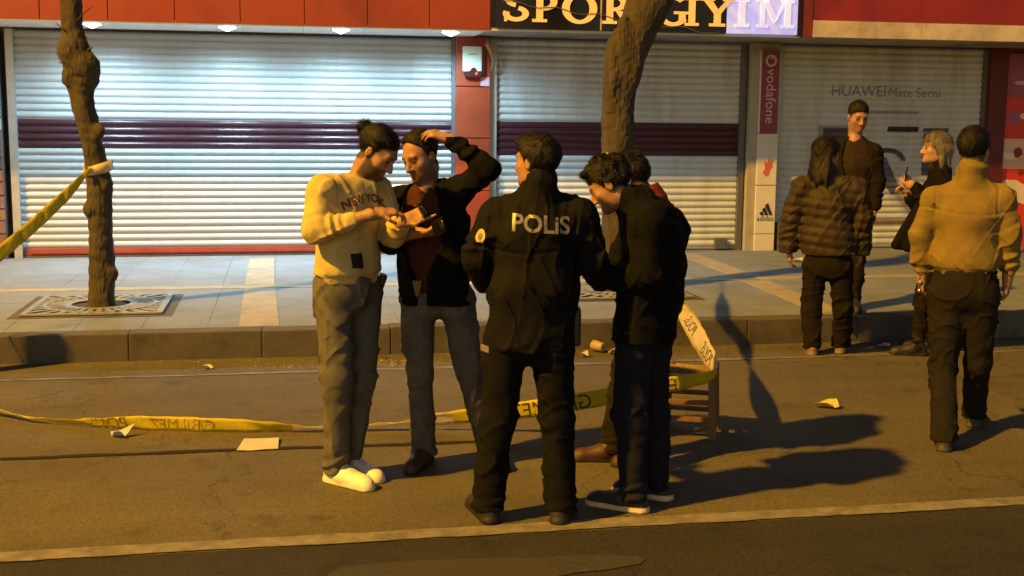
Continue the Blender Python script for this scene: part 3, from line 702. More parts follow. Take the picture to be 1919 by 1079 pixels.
        for ax in range(3):
            o = [x for x in range(3) if x != ax]
            sa = [slice(None)] * 3; sb = [slice(None)] * 3; sa[ax] = slice(0, -1); sb[ax] = slice(1, None)
            for oo in o: sa[oo] = slice(1, -1); sb[oo] = slice(1, -1)
            A, B = S[tuple(sa)], S[tuple(sb)]; e = np.argwhere(A != B); fl = A[tuple(e.T)]
            base = e.copy(); 
            for oo in o: base[:, oo] += 1
            def cell(d0, d1):
                c = base.copy(); c[:, o[0]] -= d0; c[:, o[1]] -= d1; return idx[c[:, 0], c[:, 1], c[:, 2]]
            q4 = np.stack([cell(1, 1), cell(0, 1), cell(0, 0), cell(1, 0)], 1)
            if ax == 1: fl = ~fl
            q4[~fl] = q4[~fl][:, ::-1]
            Q.append(q4)
        Qa = np.concatenate(Q)
        return V.astype(F4), Qa
def vnormals(V, Q):
    n = np.zeros_like(V); fn = np.cross(V[Q[:, 2]] - V[Q[:, 0]], V[Q[:, 3]] - V[Q[:, 1]])
    for a in range(4): np.add.at(n, Q[:, a], fn)
    return n / (np.linalg.norm(n, axis=1)[:, None] + 1e-9)
def np_mesh(name, V, Q, smooth_it=1, cols=None):
    if smooth_it:
        for _ in range(smooth_it):
            acc = np.zeros_like(V); n = np.zeros(len(V), F4)
            for a, b in ((0, 1), (1, 2), (2, 3), (3, 0)):
                np.add.at(acc, Q[:, a], V[Q[:, b]]); np.add.at(n, Q[:, a], 1); np.add.at(acc, Q[:, b], V[Q[:, a]]); np.add.at(n, Q[:, b], 1)
            V = 0.45 * V + 0.55 * acc / np.maximum(n, 1)[:, None]
    me = bpy.data.meshes.new(name); nv, nf = len(V), len(Q)
    me.vertices.add(nv); me.vertices.foreach_set('co', V.astype(F4).ravel())
    me.loops.add(nf * 4); me.loops.foreach_set('vertex_index', Q.astype(np.int32).ravel())
    me.polygons.add(nf); me.polygons.foreach_set('loop_start', np.arange(nf, dtype=np.int32) * 4)
    me.polygons.foreach_set('use_smooth', np.ones(nf, bool))
    me.update(calc_edges=True); me.validate()
    if cols is not None:
        at = me.color_attributes.new('col', 'FLOAT_COLOR', 'POINT')
        at.data.foreach_set('color', np.concatenate([cols, np.ones((nv, 1))], 1).astype(F4).ravel())
    return me, V

# ------------------------------------------------------------------ street trees
def trunk_mesh(pts, rs, knobs, seed, vox=0.011):
    pts = np.array(pts); f = Field(pts.min(0) - 0.3, pts.max(0) + 0.3, vox)
    P = [Vector(p) for p in pts]
    for i in range(len(P) - 1):
        a = P[max(i - 1, 0)]; b = P[i]; c = P[i + 1]; d = P[min(i + 2, len(P) - 1)]; prev = None
        for j in range(5):
            t = j / 4; q = 0.5 * ((2 * b) + (c - a) * t + (2 * a - 5 * b + 4 * c - d) * t * t + (3 * b - a - 3 * c + d) * t ** 3); r = rs[i] + (rs[i + 1] - rs[i]) * t
            if prev: f.cap(prev[0], q, prev[1], r, 0.02)
            prev = (q, r)
    for c, r in knobs: f.ell(c, r, 0.06)
    f.noise(0.006, 9, seed, (1, 1, 0.6)); f.noise(0.0045, 26, seed + 1, (1, 1, 0.35)); f.ridge(0.004, 34, seed + 3, (1, 1, .25), 4, 5); f.noise(0.0035, 60, seed + 2, (1, 1, 0.45))
    return f.mesh()
def tree(name, base, pts, rs, knobs, seed, label, limbs, shoots=()):
    t = empty(name, base); tag(t, label, 'tree', 'trees along the pavement')
    loc = lambda p: tuple(np.array(p) - np.array(base))
    V, Q = trunk_mesh([loc(p) for p in pts], rs, [(loc(c), r) for c, r in knobs], seed)
    me, _ = np_mesh('trunk', V, Q); obj('trunk', me, 'bark', t)
    b = MB(); rnd = random.Random(seed)
    def grow(p, d, L, r, n):
        q = [p]; rr = [r]
        for k in range(5):
            d = (d + Vector((rnd.uniform(-.22, .22), rnd.uniform(-.22, .22), rnd.uniform(-.05, .2)))).normalized(); p = p + d * L / 5; q.append(p); rr.append(r * (1 - 0.13 * (k + 1)))
        b.tube(q, rr, 8)
        if n:
            for _ in range(3 if n > 1 else 4):
                i = rnd.randrange(2, 6); dd = (d + Vector((rnd.uniform(-1, 1), rnd.uniform(-1, 1), rnd.uniform(-.1, .8)))).normalized(); grow(q[i], dd, L * rnd.uniform(.5, .75), rr[i] * 0.6, n - 1)
    for p, d, L, r in shoots: q0 = Vector(loc(p)); b.tube([q0, q0 + Vector(d) * L * .5, q0 + Vector(d) * L + Vector((rnd.uniform(-.02, .02), 0, -.01))], [r, r * .7, r * .3], 6)
    for p, d, L, r in limbs: grow(Vector(loc(p)), Vector(d).normalized(), L, r, 3)
    b.build('crown', 'bark', t, smooth=True, fix=False)
    return t
T1 = [(-1.544, 10.67, 0.12), (-1.544, 10.67, 0.30), (-1.532, 10.67, 0.785), (-1.539, 10.67, 1.329), (-1.593, 10.67, 1.731), (-1.651, 10.67, 1.997), (-1.653, 10.67, 2.282), (-1.698, 10.67, 2.543), (-1.709, 10.67, 2.781), (-1.70, 10.68, 3.1)]
tree('pollard_tree', (-1.544, 10.67, ZP), T1, [0.118, 0.104, 0.098, 0.092, 0.082, 0.088, 0.118, 0.078, 0.085, 0.10],
     [((-1.60, 10.62, 2.25), (0.13, 0.12, 0.10)), ((-1.72, 10.62, 2.36), (0.10, 0.11, 0.11)), ((-1.575, 10.64, 2.14), (0.08, 0.09, 0.08)), ((-1.44, 10.62, 0.50), (0.035, 0.04, 0.045)),
      ((-1.505, 10.60, 1.70), (0.045, 0.05, 0.06)), ((-1.47, 10.62, 1.25), (0.05, 0.06, 0.06)), ((-1.62, 10.62, 1.05), (0.035, 0.05, 0.04)), ((-1.75, 10.64, 2.14), (0.05, 0.06, 0.07))],
     3, 'thin knobbly pollarded tree in front of the white shutter', [((-1.71, 10.68, 3.0), (-.3, 0, 1), 1.5, 0.075), ((-1.69, 10.68, 3.05), (.5, -.2, 1), 1.4, 0.07), ((-1.70, 10.68, 3.0), (.1, .5, 1), 1.4, 0.06)],
     [((-1.60, 10.6, 2.36), (.9, -.2, .5), .09, .012), ((-1.74, 10.62, 2.26), (-.9, -.1, .2), .08, .011), ((-1.58, 10.6, 2.2), (.8, -.3, .6), .06, .010), ((-1.72, 10.6, 2.5), (-.7, -.2, .7), .14, .009), ((-1.66, 10.6, 2.6), (.7, -.2, .7), .2, .008)])
T2 = [(3.165, 11.08, 0.12), (3.16, 11.08, 0.4), (3.127, 11.08, 1.30), (3.118, 11.08, 1.966), (3.160, 11.08, 2.363), (3.295, 11.08, 2.686), (3.41, 11.08, 2.958), (3.46, 11.10, 3.3)]
tree('curved_tree', (3.165, 11.08, ZP), T2, [0.20, 0.17, 0.150, 0.145, 0.168, 0.182, 0.205, 0.19],
     [((3.03, 11.0, 2.30), (0.06, 0.10, 0.30)), ((3.10, 10.99, 1.6), (0.08, 0.08, 0.2)), ((3.22, 10.98, 2.35), (0.09, 0.10, 0.2)), ((3.12, 10.98, 2.55), (0.07, 0.09, 0.25))],
     8, 'thick curved tree trunk in front of the grey shutter', [((3.44, 11.09, 3.15), (.7, 0, 1), 1.6, 0.13), ((3.45, 11.09, 3.2), (-.5, .2, 1), 1.6, 0.11), ((3.46, 11.1, 3.2), (.1, .6, 1), 1.5, 0.1)])
# thin dead shoots on the first tree's swelling
def grate(base, label, side=1.12):
    g = empty('tree_grate', (base[0], base[1], ZP)); tag(g, label, 'tree grate', 'iron tree grates')
    MB().box(-side / 2 - 0.08, side / 2 + 0.08, -side / 2 - 0.08, side / 2 + 0.08, 0.0, 0.004).build('surround', 'kerb_concrete', g)
    MB().box(-side / 2 - 0.0, side / 2 + 0.0, -side / 2 - 0.0, side / 2 + 0.0, 0.004, 0.008).build('soil_bed', 'soil', g)
    h0, h1 = 0.012, 0.024
    # ring and outer frame
    b = MB(); n = 48; ri, ro = 0.24, 0.30
    for k in range(n):
        a0, a1 = 2 * math.pi * k / n, 2 * math.pi * (k + 1) / n
        b.prism([(ri * math.cos(a0), ri * math.sin(a0)), (ro * math.cos(a0), ro * math.sin(a0)), (ro * math.cos(a1), ro * math.sin(a1)), (ri * math.cos(a1), ri * math.sin(a1))], lambda p: (p[0], p[1], h0), lambda p: (p[0], p[1], h1))
    b.build('inner_ring', 'iron', g)
    s = side / 2
    b = MB()
    for x0, x1, y0, y1 in ((-s, s, -s, -s + 0.05), (-s, s, s - 0.05, s), (-s, -s + 0.05, -s + 0.051, s - 0.051), (s - 0.05, s, -s + 0.051, s - 0.051)): b.box(x0, x1, y0, y1, h0, h1)
    b.build('frame', 'iron', g)
    for k in range(32):                                                  # radial ribs
        a = 2 * math.pi * (k + 0.5) / 32; c, sn = math.cos(a), math.sin(a); t = (s - 0.045) / max(abs(c), abs(sn))
        px, py = -sn, c; w0, w1 = 0.016, 0.018 + 0.018 * t
        MB().prism([(c * 0.295 - px * w0, sn * 0.295 - py * w0), (c * t - px * w1, sn * t - py * w1), (c * t + px * w1, sn * t + py * w1), (c * 0.295 + px * w0, sn * 0.295 + py * w0)], lambda p: (p[0], p[1], h0 + 0.001), lambda p: (p[0], p[1], h1 - 0.001)).build('rib', 'iron', g)
    for rr in (0.44,):
        b = MB()
        for k in range(n):
            a0, a1 = 2 * math.pi * k / n, 2 * math.pi * (k + 1) / n
            b.prism([((rr) * math.cos(a0), rr * math.sin(a0)), ((rr + .03) * math.cos(a0), (rr + .03) * math.sin(a0)), ((rr + .03) * math.cos(a1), (rr + .03) * math.sin(a1)), (rr * math.cos(a1), rr * math.sin(a1))], lambda p: (p[0], p[1], h0 + 0.002), lambda p: (p[0], p[1], h1 + 0.002))
        b.build('middle_ring', 'iron', g)
grate((-1.56, 10.72), 'square iron tree grate with radial slots round the thin tree')
grate((3.16, 11.05), 'square iron tree grate round the thick tree behind the police officer')
# ================================================================== PEOPLE
# joints in metres: x to the picture's right, y away from the camera, z up, origin between the feet
PEOPLE = {
 'p1': ((0.291, 5.952, 0.0), -0.0489, dict(
   head=(0.167, 0.0, 1.656), neck=(0.073, 0.02, 1.529), chest=(0.019, 0.0, 1.355), waist=(0.016, 0.0, 1.103), pelvis=(0.023, -0.0, 0.97), shR=(-0.095, -0.12, 1.492), elR=(-0.133, -0.2, 1.289), wrR=(0.138, -0.24, 1.372), shL=(0.164, 0.14, 1.473), elL=(0.245, 0.04, 1.245), wrL=(0.275, -0.12, 1.322), hipR=(-0.055, -0.06, 0.971), knR=(-0.041, -0.12, 0.564), anR=(-0.047, -0.036, 0.09), hipL=(0.095, 0.07, 0.951), knL=(0.075, 0.02, 0.532), anL=(0.007, 0.095, 0.09))),
 'p2': ((0.784, 6.186, 0.0), -0.126, dict(
   head=(-0.088, -0.0, 1.631), neck=(-0.056, 0.02, 1.477), chest=(-0.033, -0.0, 1.293), waist=(-0.022, -0.0, 1.056), pelvis=(-0.014, -0.0, 0.901), shR=(-0.211, 0.03, 1.42), elR=(-0.253, -0.05, 1.194), wrR=(-0.12, -0.25, 1.257), shL=(0.104, -0.0, 1.468), elL=(0.259, -0.12, 1.572), wrL=(0.07, -0.1, 1.716), hipR=(-0.106, 0.02, 0.884), knR=(-0.092, -0.04, 0.497), anR=(-0.071, -0.006, 0.09), hipL=(0.084, -0.0, 0.887), knL=(0.134, -0.05, 0.498), anL=(0.228, 0.007, 0.09))),
 'p3': ((1.052, 5.199, 0.0), -0.1997, dict(
   head=(0.045, 0.0, 1.635), neck=(0.051, 0.0, 1.497), chest=(0.046, -0.0, 1.336), waist=(0.037, -0.0, 1.074), pelvis=(0.02, 0.0, 0.856), shR=(0.23, 0.02, 1.419), elR=(0.304, 0.05, 1.19), wrR=(0.349, 0.25, 1.08), shL=(-0.132, 0.02, 1.416), elL=(-0.214, 0.02, 1.2), wrL=(-0.189, 0.2, 1.081), hipL=(-0.08, -0.0, 0.831), knL=(-0.121, 0.0, 0.474), anL=(-0.162, 0.005, 0.09), hipR=(0.116, -0.0, 0.833), knR=(0.152, -0.0, 0.478), anR=(0.17, 0.002, 0.09))),
 'p4': ((1.665, 5.336, 0.0), -0.3025, dict(
   head=(-0.19, 0.0, 1.526), neck=(-0.058, 0.0, 1.447), chest=(0.012, 0.0, 1.269), waist=(0.005, -0.0, 1.044), pelvis=(-0.02, -0.0, 0.867), shL=(0.0, -0.17, 1.382), elL=(-0.008, -0.2, 1.131), wrL=(-0.183, -0.12, 1.1), shR=(-0.046, 0.17, 1.367), elR=(-0.143, 0.2, 1.118), wrR=(-0.241, 0.1, 1.089), hipL=(-0.061, -0.08, 0.854), knL=(-0.062, -0.08, 0.449), anL=(-0.049, -0.101, 0.09), hipR=(0.028, 0.08, 0.829), knR=(0.038, 0.08, 0.414), anR=(0.067, 0.105, 0.09))),
 'p5': ((1.861, 6.078, 0.0), -0.2971, dict(
   head=(-0.071, -0.0, 1.518), neck=(0.049, -0.0, 1.411), chest=(0.098, -0.0, 1.226), waist=(0.071, 0.0, 0.97), pelvis=(0.038, 0.0, 0.797), shL=(0.112, -0.15, 1.336), elL=(0.159, -0.18, 1.078), wrL=(0.166, -0.12, 0.87), shR=(0.055, 0.17, 1.325), elR=(-0.04, 0.15, 1.064), wrR=(-0.207, -0.0, 1.049), hipL=(0.019, -0.08, 0.781), knL=(0.051, -0.05, 0.402), anL=(0.083, -0.132, 0.09), hipR=(-0.032, 0.08, 0.754), knR=(-0.095, 0.0, 0.387), anR=(-0.136, -0.034, 0.09))),
 'p6': ((4.233, 8.77, 0.0), -0.4497, dict(
   head=(-0.072, 0.0, 1.592), neck=(-0.052, 0.0, 1.414), chest=(-0.044, 0.0, 1.206), waist=(-0.041, 0.0, 0.954), pelvis=(-0.031, 0.0, 0.722), shL=(-0.24, 0.0, 1.339), elL=(-0.316, 0.02, 1.071), wrL=(-0.324, 0.03, 0.836), shR=(0.155, -0.0, 1.348), elR=(0.227, 0.0, 1.088), wrR=(0.216, 0.05, 0.84), hipL=(-0.124, 0.0, 0.697), knL=(-0.139, -0.0, 0.355), anL=(-0.119, -0.034, 0.09), hipR=(0.071, 0.0, 0.705), knR=(0.107, -0.0, 0.367), anR=(0.103, 0.111, 0.09))),
 'p7': ((4.907, 9.756, 0.21), -0.466, dict(
   head=(-0.009, 0.0, 1.678), neck=(-0.027, 0.0, 1.489), chest=(-0.016, -0.0, 1.254), waist=(-0.023, 0.0, 0.999), pelvis=(-0.029, -0.0, 0.835), shR=(-0.193, 0.0, 1.386), elR=(-0.234, -0.0, 1.087), wrR=(-0.188, -0.05, 0.881), shL=(0.133, 0.0, 1.39), elL=(0.173, 0.0, 1.119), wrL=(0.164, -0.05, 0.909), hipR=(-0.095, -0.0, 0.81), knR=(-0.077, -0.0, 0.41), anR=(-0.07, -0.157, 0.09), hipL=(0.049, 0.0, 0.814), knL=(0.036, 0.0, 0.415), anL=(0.028, -0.123, 0.09))),
 'p8': ((5.025, 8.657, 0.0), -0.5259, dict(
   head=(-0.011, 0.0, 1.636), neck=(0.03, 0.0, 1.463), chest=(0.024, 0.0, 1.275), waist=(0.015, 0.0, 1.002), pelvis=(-0.001, 0.0, 0.79), shL=(0.049, -0.15, 1.395), elL=(-0.007, -0.18, 1.131), wrL=(-0.143, -0.16, 1.333), shR=(0.015, 0.15, 1.381), elR=(-0.059, 0.15, 1.107), wrR=(-0.174, 0.08, 1.236), hipL=(-0.0, -0.07, 0.776), knL=(-0.041, -0.07, 0.413), anL=(-0.064, -0.071, 0.09), hipR=(0.012, 0.07, 0.762), knR=(0.019, 0.07, 0.397), anR=(0.03, 0.199, 0.09))),
 'p9': ((3.886, 6.26, 0.0), -0.5555, dict(
   head=(-0.022, 0.0, 1.677), neck=(-0.027, -0.0, 1.51), chest=(-0.03, 0.0, 1.311), waist=(-0.03, -0.0, 1.065), pelvis=(-0.031, 0.0, 0.863), shL=(-0.223, 0.0, 1.404), elL=(-0.29, 0.0, 1.178), wrL=(-0.265, 0.05, 0.938), shR=(0.143, 0.0, 1.414), elR=(0.198, 0.0, 1.198), wrR=(0.2, 0.05, 0.947), hipL=(-0.119, -0.0, 0.826), knL=(-0.115, -0.05, 0.409), anL=(-0.088, -0.33, 0.09), hipR=(0.063, 0.0, 0.837), knR=(0.069, 0.05, 0.437), anR=(0.07, 0.317, 0.09))),
}

SKIN = (0.34, 0.185, 0.115)
mat('skin', SKIN, 0.52, var=0.10, scale=30, attr='col', world=False, bump=0.12, bscale=220, spec=0.4)
def cloth(name, col, rough=0.88, var=0.16, scale=14, bump=0.35, bscale=260, sheen=0.0, spec=0.10, **kw):
    return mat(name, col, rough, var=var, scale=scale, bump=bump, bscale=bscale, sheen=sheen, spec=spec, world=False, crease=kw.pop('crease', (0.55, 6.5, (1, 1, .6))), **kw)
cloth('cream_cotton', (0.52, 0.43, 0.17)); cloth('grey_denim', (0.105, 0.10, 0.088), scale=8, var=0.3, dirt=(0.155, 0.148, 0.128), dscale=5, dlo=0.5, dhi=0.7)
cloth('black_fabric', (0.006, 0.006, 0.006)); cloth('burgundy_knit', (0.065, 0.022, 0.017)); cloth('dark_denim', (0.095, 0.092, 0.088), var=0.3, dirt=(0.15, 0.14, 0.12), dscale=4, dlo=0.48, dhi=0.7)
cloth('police_black', (0.0060, 0.0060, 0.0068), 0.8, spec=0.14); cloth('police_trousers', (0.007, 0.007, 0.009))
cloth('navy_jacket', (0.005, 0.0055, 0.007)); cloth('navy_denim', (0.013, 0.014, 0.024), var=0.3)
cloth('black_wool', (0.007, 0.006, 0.0055)); cloth('plaid_red', (0.14, 0.03, 0.028), var=0.6, scale=40)
cloth('olive_puffer', (0.030, 0.021, 0.011), 0.6, spec=0.3, sheen=0.0); cloth('brown_black', (0.012, 0.0095, 0.007))
cloth('tan_cotton', (0.19, 0.145, 0.042), scale=9, var=0.18, dirt=(0.20, 0.135, 0.055), dscale=4, dlo=0.45, dhi=0.65); cloth('dark_trousers', (0.015, 0.0135, 0.0135), var=0.25)
cloth('coat_black', (0.007, 0.006, 0.008)); cloth('scarf_dark', (0.028, 0.020, 0.016)); cloth('charcoal_jacket', (0.013, 0.010, 0.009))
mat('hair_black', (0.006, 0.005, 0.0045), 0.55, var=0.5, scale=40, stretch=(1, 1, 0.2), bump=0.4, bscale=220, world=False, spec=0.3)
mat('hair_brown', (0.014, 0.009, 0.006), 0.55, var=0.5, scale=40, stretch=(1, 1, 0.2), bump=0.4, bscale=220, world=False, spec=0.3)
mat('hair_blond', (0.15, 0.125, 0.10), 0.55, var=0.35, scale=40, stretch=(1, 1, 0.2), bump=0.45, bscale=220, world=False)
mat('leather_white', (0.78, 0.74, 0.66), 0.5, var=0.08, scale=20, attr='col', world=False, bump=0.15, bscale=90)
mat('shoe_mix', (0.02, 0.02, 0.02), 0.6, var=0.15, scale=20, attr='col', world=False, bump=0.15, bscale=90)
mat('phone_black', (0.01, 0.01, 0.012), 0.18, var=0.05); mat('reflective', (0.17, 0.165, 0.16), 0.4, var=0.25, scale=30, world=False)
mat('print_maroon', (0.10, 0.028, 0.022), 0.8, var=0.2, world=False); mat('badge', (0.55, 0.42, 0.16), 0.4, var=0.3, scale=60, world=False)
mat('badge_red', (0.35, 0.05, 0.04), 0.5); mat('white_cord', (0.6, 0.57, 0.5), 0.7); mat('leather_dark', (0.015, 0.013, 0.012), 0.5, var=0.2); mat('steel', (0.55, 0.55, 0.54), 0.3, metal=0.9)

V3 = lambda p: np.array(p, float)
def unit(v): v = np.array(v, float); return v / (np.linalg.norm(v) + 1e-9)
def frame(fwd2, pitch=0.0, roll=0.0):
    """head frame; columns = person's left.. (x), forward (y), up (z)"""
    f = unit((fwd2[0], fwd2[1], 0)); x = np.array([f[1], -f[0], 0.0]); z = np.array([0, 0, 1.0])
    p = R(pitch); f2 = f * math.cos(p) - z * math.sin(p); z2 = z * math.cos(p) + f * math.sin(p)
    r = R(roll); x3 = x * math.cos(r) + z2 * math.sin(r); z3 = z2 * math.cos(r) - x * math.sin(r)
    return np.stack([x3, f2, z3], 1)
def head_sdf(f, c, M, s=1.0, fem=False):
    W = lambda p: c + M @ (np.array(p) * s)
    E = lambda p, r, k, sub=False: f.ell(W(p), tuple(q * s for q in r), k, M, sub)
    Kp = lambda a, b, ra, rb, k: f.cap(W(a), W(b), ra * s, rb * s, k)
    E((0, -.014, .035), (.076, .098, .086), .0); E((0, .028, -.03), (.060, .064, .086), .03); E((0, .042, -.082), (.044, .046, .033), .03)
    E((.045, .0, -.06), (.022, .045, .04), .03); E((-.045, .0, -.06), (.022, .045, .04), .03)
    Kp((-.036, .078, .024), (.036, .078, .024), .013, .013, .018)
    E((.034, .098, .004), (.017, .015, .012), .014, True); E((-.034, .098, .004), (.017, .015, .012), .014, True)
    E((.032, .077, .004), (.0135, .0135, .012), .004); E((-.032, .077, .004), (.0135, .0135, .012), .004)
    Kp((0, .088, .010), (0, .112, -.032), .009, .0135, .012)
    E((.013, .098, -.037), (.010, .011, .008), .008); E((-.013, .098, -.037), (.010, .011, .008), .008)
    E((.044, .058, -.022), (.018, .016, .016), .03); E((-.044, .058, -.022), (.018, .016, .016), .03)
    for sx in (1, -1):
        Kp((0, .088, -.060), (sx * .019, .083, -.066), .0085, .006, .008); Kp((0, .087, -.073), (sx * .016, .083, -.072), .0085, .006, .008)
    E((0, .080, -.098), (.022, .020, .018), .02)
    for sx in (1, -1):
        E((sx * .079, -.008, -.008), (.010, .018, .029), .010); E((sx * .090, -.004, -.006), (.007, .010, .016), .006, True)
HL_X = np.array([-.2, -.10, -.06, -.02, -.004, .012, .03, .055, .075, .12]); 
def hairline(style):
    nape = -.115 if style in ('thick', 'tousled', 'short') else -.085
    hl = np.array([nape, nape, nape + .008, -.055, -.012, -.016, .028, .052, .070, .082])
    if style == 'receding': hl = hl + np.array([0, 0, 0, .0, .0, .006, .03, .05, .055, .06])
    if style in ('long',): hl = np.array([-.3, -.3, -.3, -.3, -.3, -.06, .03, .058, .075, .09])
    if style in ('bob',): hl = np.array([-.13, -.13, -.13, -.12, -.10, -.03, .03, .055, .07, .085])
    return hl
def hair_sdf(f, c, M, s, style, seed):
    W = lambda p: c + M @ (np.array(p) * s)
    E = lambda p, r, k=0.02: f.ell(W(p), tuple(q * s for q in r), k, M)
    t = dict(short=.006, thick=.010, tousled=.011, slick=.008, long=.014, bob=.016, receding=.005)[style]
    E((0, -.016, .037), (.077 + t, .099 + t, .086 + t))
    if style in ('short', 'receding'): E((0, -.01, .055), (.07 + t, .09 + t, .075 + t * 1.6))
    if style == 'thick': E((0, .0, .068), (.066, .085, .068)); E((0, .06, .092), (.05, .032, .026))
    if style == 'tousled':
        rs = np.random.RandomState(seed)
        for _ in range(26):
            a = rs.uniform(0, 6.28); el = rs.uniform(.15, 1.5); p = np.array([.080 * math.cos(a) * math.cos(el), -.016 + .100 * math.sin(a) * math.cos(el), .04 + .090 * math.sin(el)])
            E(p, (.018, .022, .016), .012)
        for x in (-.05, -.025, 0, .025, .05): E((x, .064, .098 + .006 * math.sin(x * 90)), (.016, .018, .014), .016)
    # hairline: the lower edge rises from the nape over the ear to the forehead
    hl = hairline(style)
    q = tuple(slice(0, int(n)) for n in f.n); X, Y, Z = f.grid(q); X, Y, Z = X - c[0], Y - c[1], Z - c[2]
    ly = (X * M[0, 1] + Y * M[1, 1] + Z * M[2, 1]) / s; lz = (X * M[0, 2] + Y * M[1, 2] + Z * M[2, 2]) / s; lx = (X * M[0, 0] + Y * M[1, 0] + Z * M[2, 0]) / s
    cutd = (np.interp(ly, HL_X, hl) - lz + .006 * np.sin(lx * 120 + seed) + .004 * np.sin(ly * 210 + seed)) * s * 0.8
    if style not in ('long', 'bob'): f.D[q] = f.D[q] + (t * .95 * s * np.clip(1 + cutd / (.035 * s), 0, 1)).astype(F4)
    f.cut(q, cutd.astype(F4), .006)
    if style == 'slick':
        E((0, -.138, .048), (.034, .030, .032), .006); E((0, -.115, .045), (.02, .02, .02), .012)
    if style == 'long':
        for a in range(9):
            x = -.08 + .02 * a; yb = -.105 + .9 * abs(x) * .6
            f.cap(W((x * .9, yb + .02, .02)), W((x * 1.15, yb - .005, -.185 + .03 * math.sin(a * 2.1))), .030 * s, .016 * s, .02)
    if style == 'bob':
        for sx in (-1, 1):
            f.cap(W((sx * .075, -.03, .0)), W((sx * .082, -.03, -.11)), .032 * s, .022 * s, .03); f.cap(W((sx * .05, -.08, .0)), W((sx * .055, -.075, -.13)), .04 * s, .028 * s, .03)
    f.noise(.004 if style == 'tousled' else .0018, 55, seed, (1, 1, .45)); f.noise(.0014, 130, seed + 4, (1, 1, .3))
def add_strands(V, Q, c, M, s, style, seed):
    """thousands of fine locks lying over the hair mass"""
    rs = np.random.RandomState(seed + 50); N = vnormals(V, Q); n = dict(long=5200, bob=4200, tousled=4200).get(style, 3200)
    i = rs.randint(0, len(V), n); p = V[i]; nn = N[i]; h = (p - c) @ M / s
    crown = np.array([0, -.05, .13]); g = h - crown
    if style in ('thick', 'tousled', 'short', 'receding'): g = g + np.array([0, .05, 0]) * (h[:, 2:3] > .07)
    if style == 'slick': g = np.array([0, -.13, .05]) - h
    if style in ('long', 'bob'): g = g * np.array([.3, .3, 1.0])
    t = (g @ M.T); t = t + rs.normal(size=t.shape) * .02 * (2.2 if style == 'tousled' else 1); t = t - nn * (t * nn).sum(1)[:, None]; t /= np.linalg.norm(t, axis=1)[:, None] + 1e-9
    lift = dict(tousled=.34, thick=.28, short=.22, receding=.2, slick=.06, long=.10, bob=.10)[style]; L0 = dict(tousled=.027, thick=.024, short=.013, receding=.012, slick=.040, long=.055, bob=.05)[style]
    L = (L0 * rs.uniform(.5, 1.25, n))[:, None]; lf = (lift * rs.uniform(.2, 1.3, n))[:, None]
    p0 = p - nn * .003; p1 = p + (t + nn * lf) * L * .5; p2 = p1 + (t - nn * lf * .3) * L * .5
    w = np.cross(t, nn); w /= np.linalg.norm(w, axis=1)[:, None] + 1e-9; wd = rs.uniform(.0011, .0026, n)[:, None]
    P = np.stack([p0 - w * wd, p0 + w * wd, p1 + w * wd * .8, p1 - w * wd * .8, p2 + w * wd * .15, p2 - w * wd * .15], 1).reshape(-1, 3)
    b = len(V) + 6 * np.arange(n)[:, None]; q = np.concatenate([b + np.array([[0, 1, 2, 3]]), b + np.array([[3, 2, 4, 5]])])
    return np.concatenate([V, P]).astype(F4), np.concatenate([Q, q])
def hand_sdf(f, wr, d, n, side, curl=0.5, s=1.0, spread=0.0, point=False, thumb=0.5):
    """wr wrist, d along the fingers, n out of the palm, side=+1 thumb towards d x n, five fingers"""
    d = unit(d); n = unit(np.array(n) - d * np.dot(n, d)); t = np.cross(d, n) * side
    base = [(.032, .078, .074, .0088), (.011, .083, .081, .0092), (-.011, .080, .075, .0088), (-.031, .073, .058, .0078)]
    f.cap(wr - d * .03, wr + d * .02, .026 * s, .026 * s, .02, flat=(t, 1.25))
    for o, L, fl, r in base:
        k = wr + (t * o + d * L) * s
        f.cap(wr + (t * o * .55 + d * .015) * s, k, .0155 * s, .0125 * s, .014)
    for i, (o, L, fl, r) in enumerate(base):
        p = wr + (t * o + d * L) * s; ang = 0; c = curl * (1 + .12 * i)
        if point and i == 0: c = 0.06
        elif point: c = max(c, 1.0)
        dd = unit(d + t * o * 3.0 * spread)
        for seg, (fr, g) in enumerate(((.46, .75), (.30, 1.0), (.24, .7))):
            ang += c * g; v = dd * math.cos(ang) + n * math.sin(ang); e = p + v * fl * fr * s
            f.cap(p, e, r * s * (1 - .08 * seg), r * s * (1 - .08 * (seg + 1)), .003); p = e
    a = wr + (d * .022 + t * .026) * s; v1 = unit(d * .62 + t * .62 + n * (.25 + .5 * thumb)); b = a + v1 * .042 * s; v2 = unit(d * .85 + t * (.25 - .3 * thumb) + n * (.3 + .5 * thumb))
    f.cap(wr + d * .012 * s, a, .016 * s, .014 * s, .012); f.cap(a, b, .0135 * s, .0105 * s, .008); f.cap(b, b + v2 * .034 * s, .0105 * s, .0085 * s, .003)
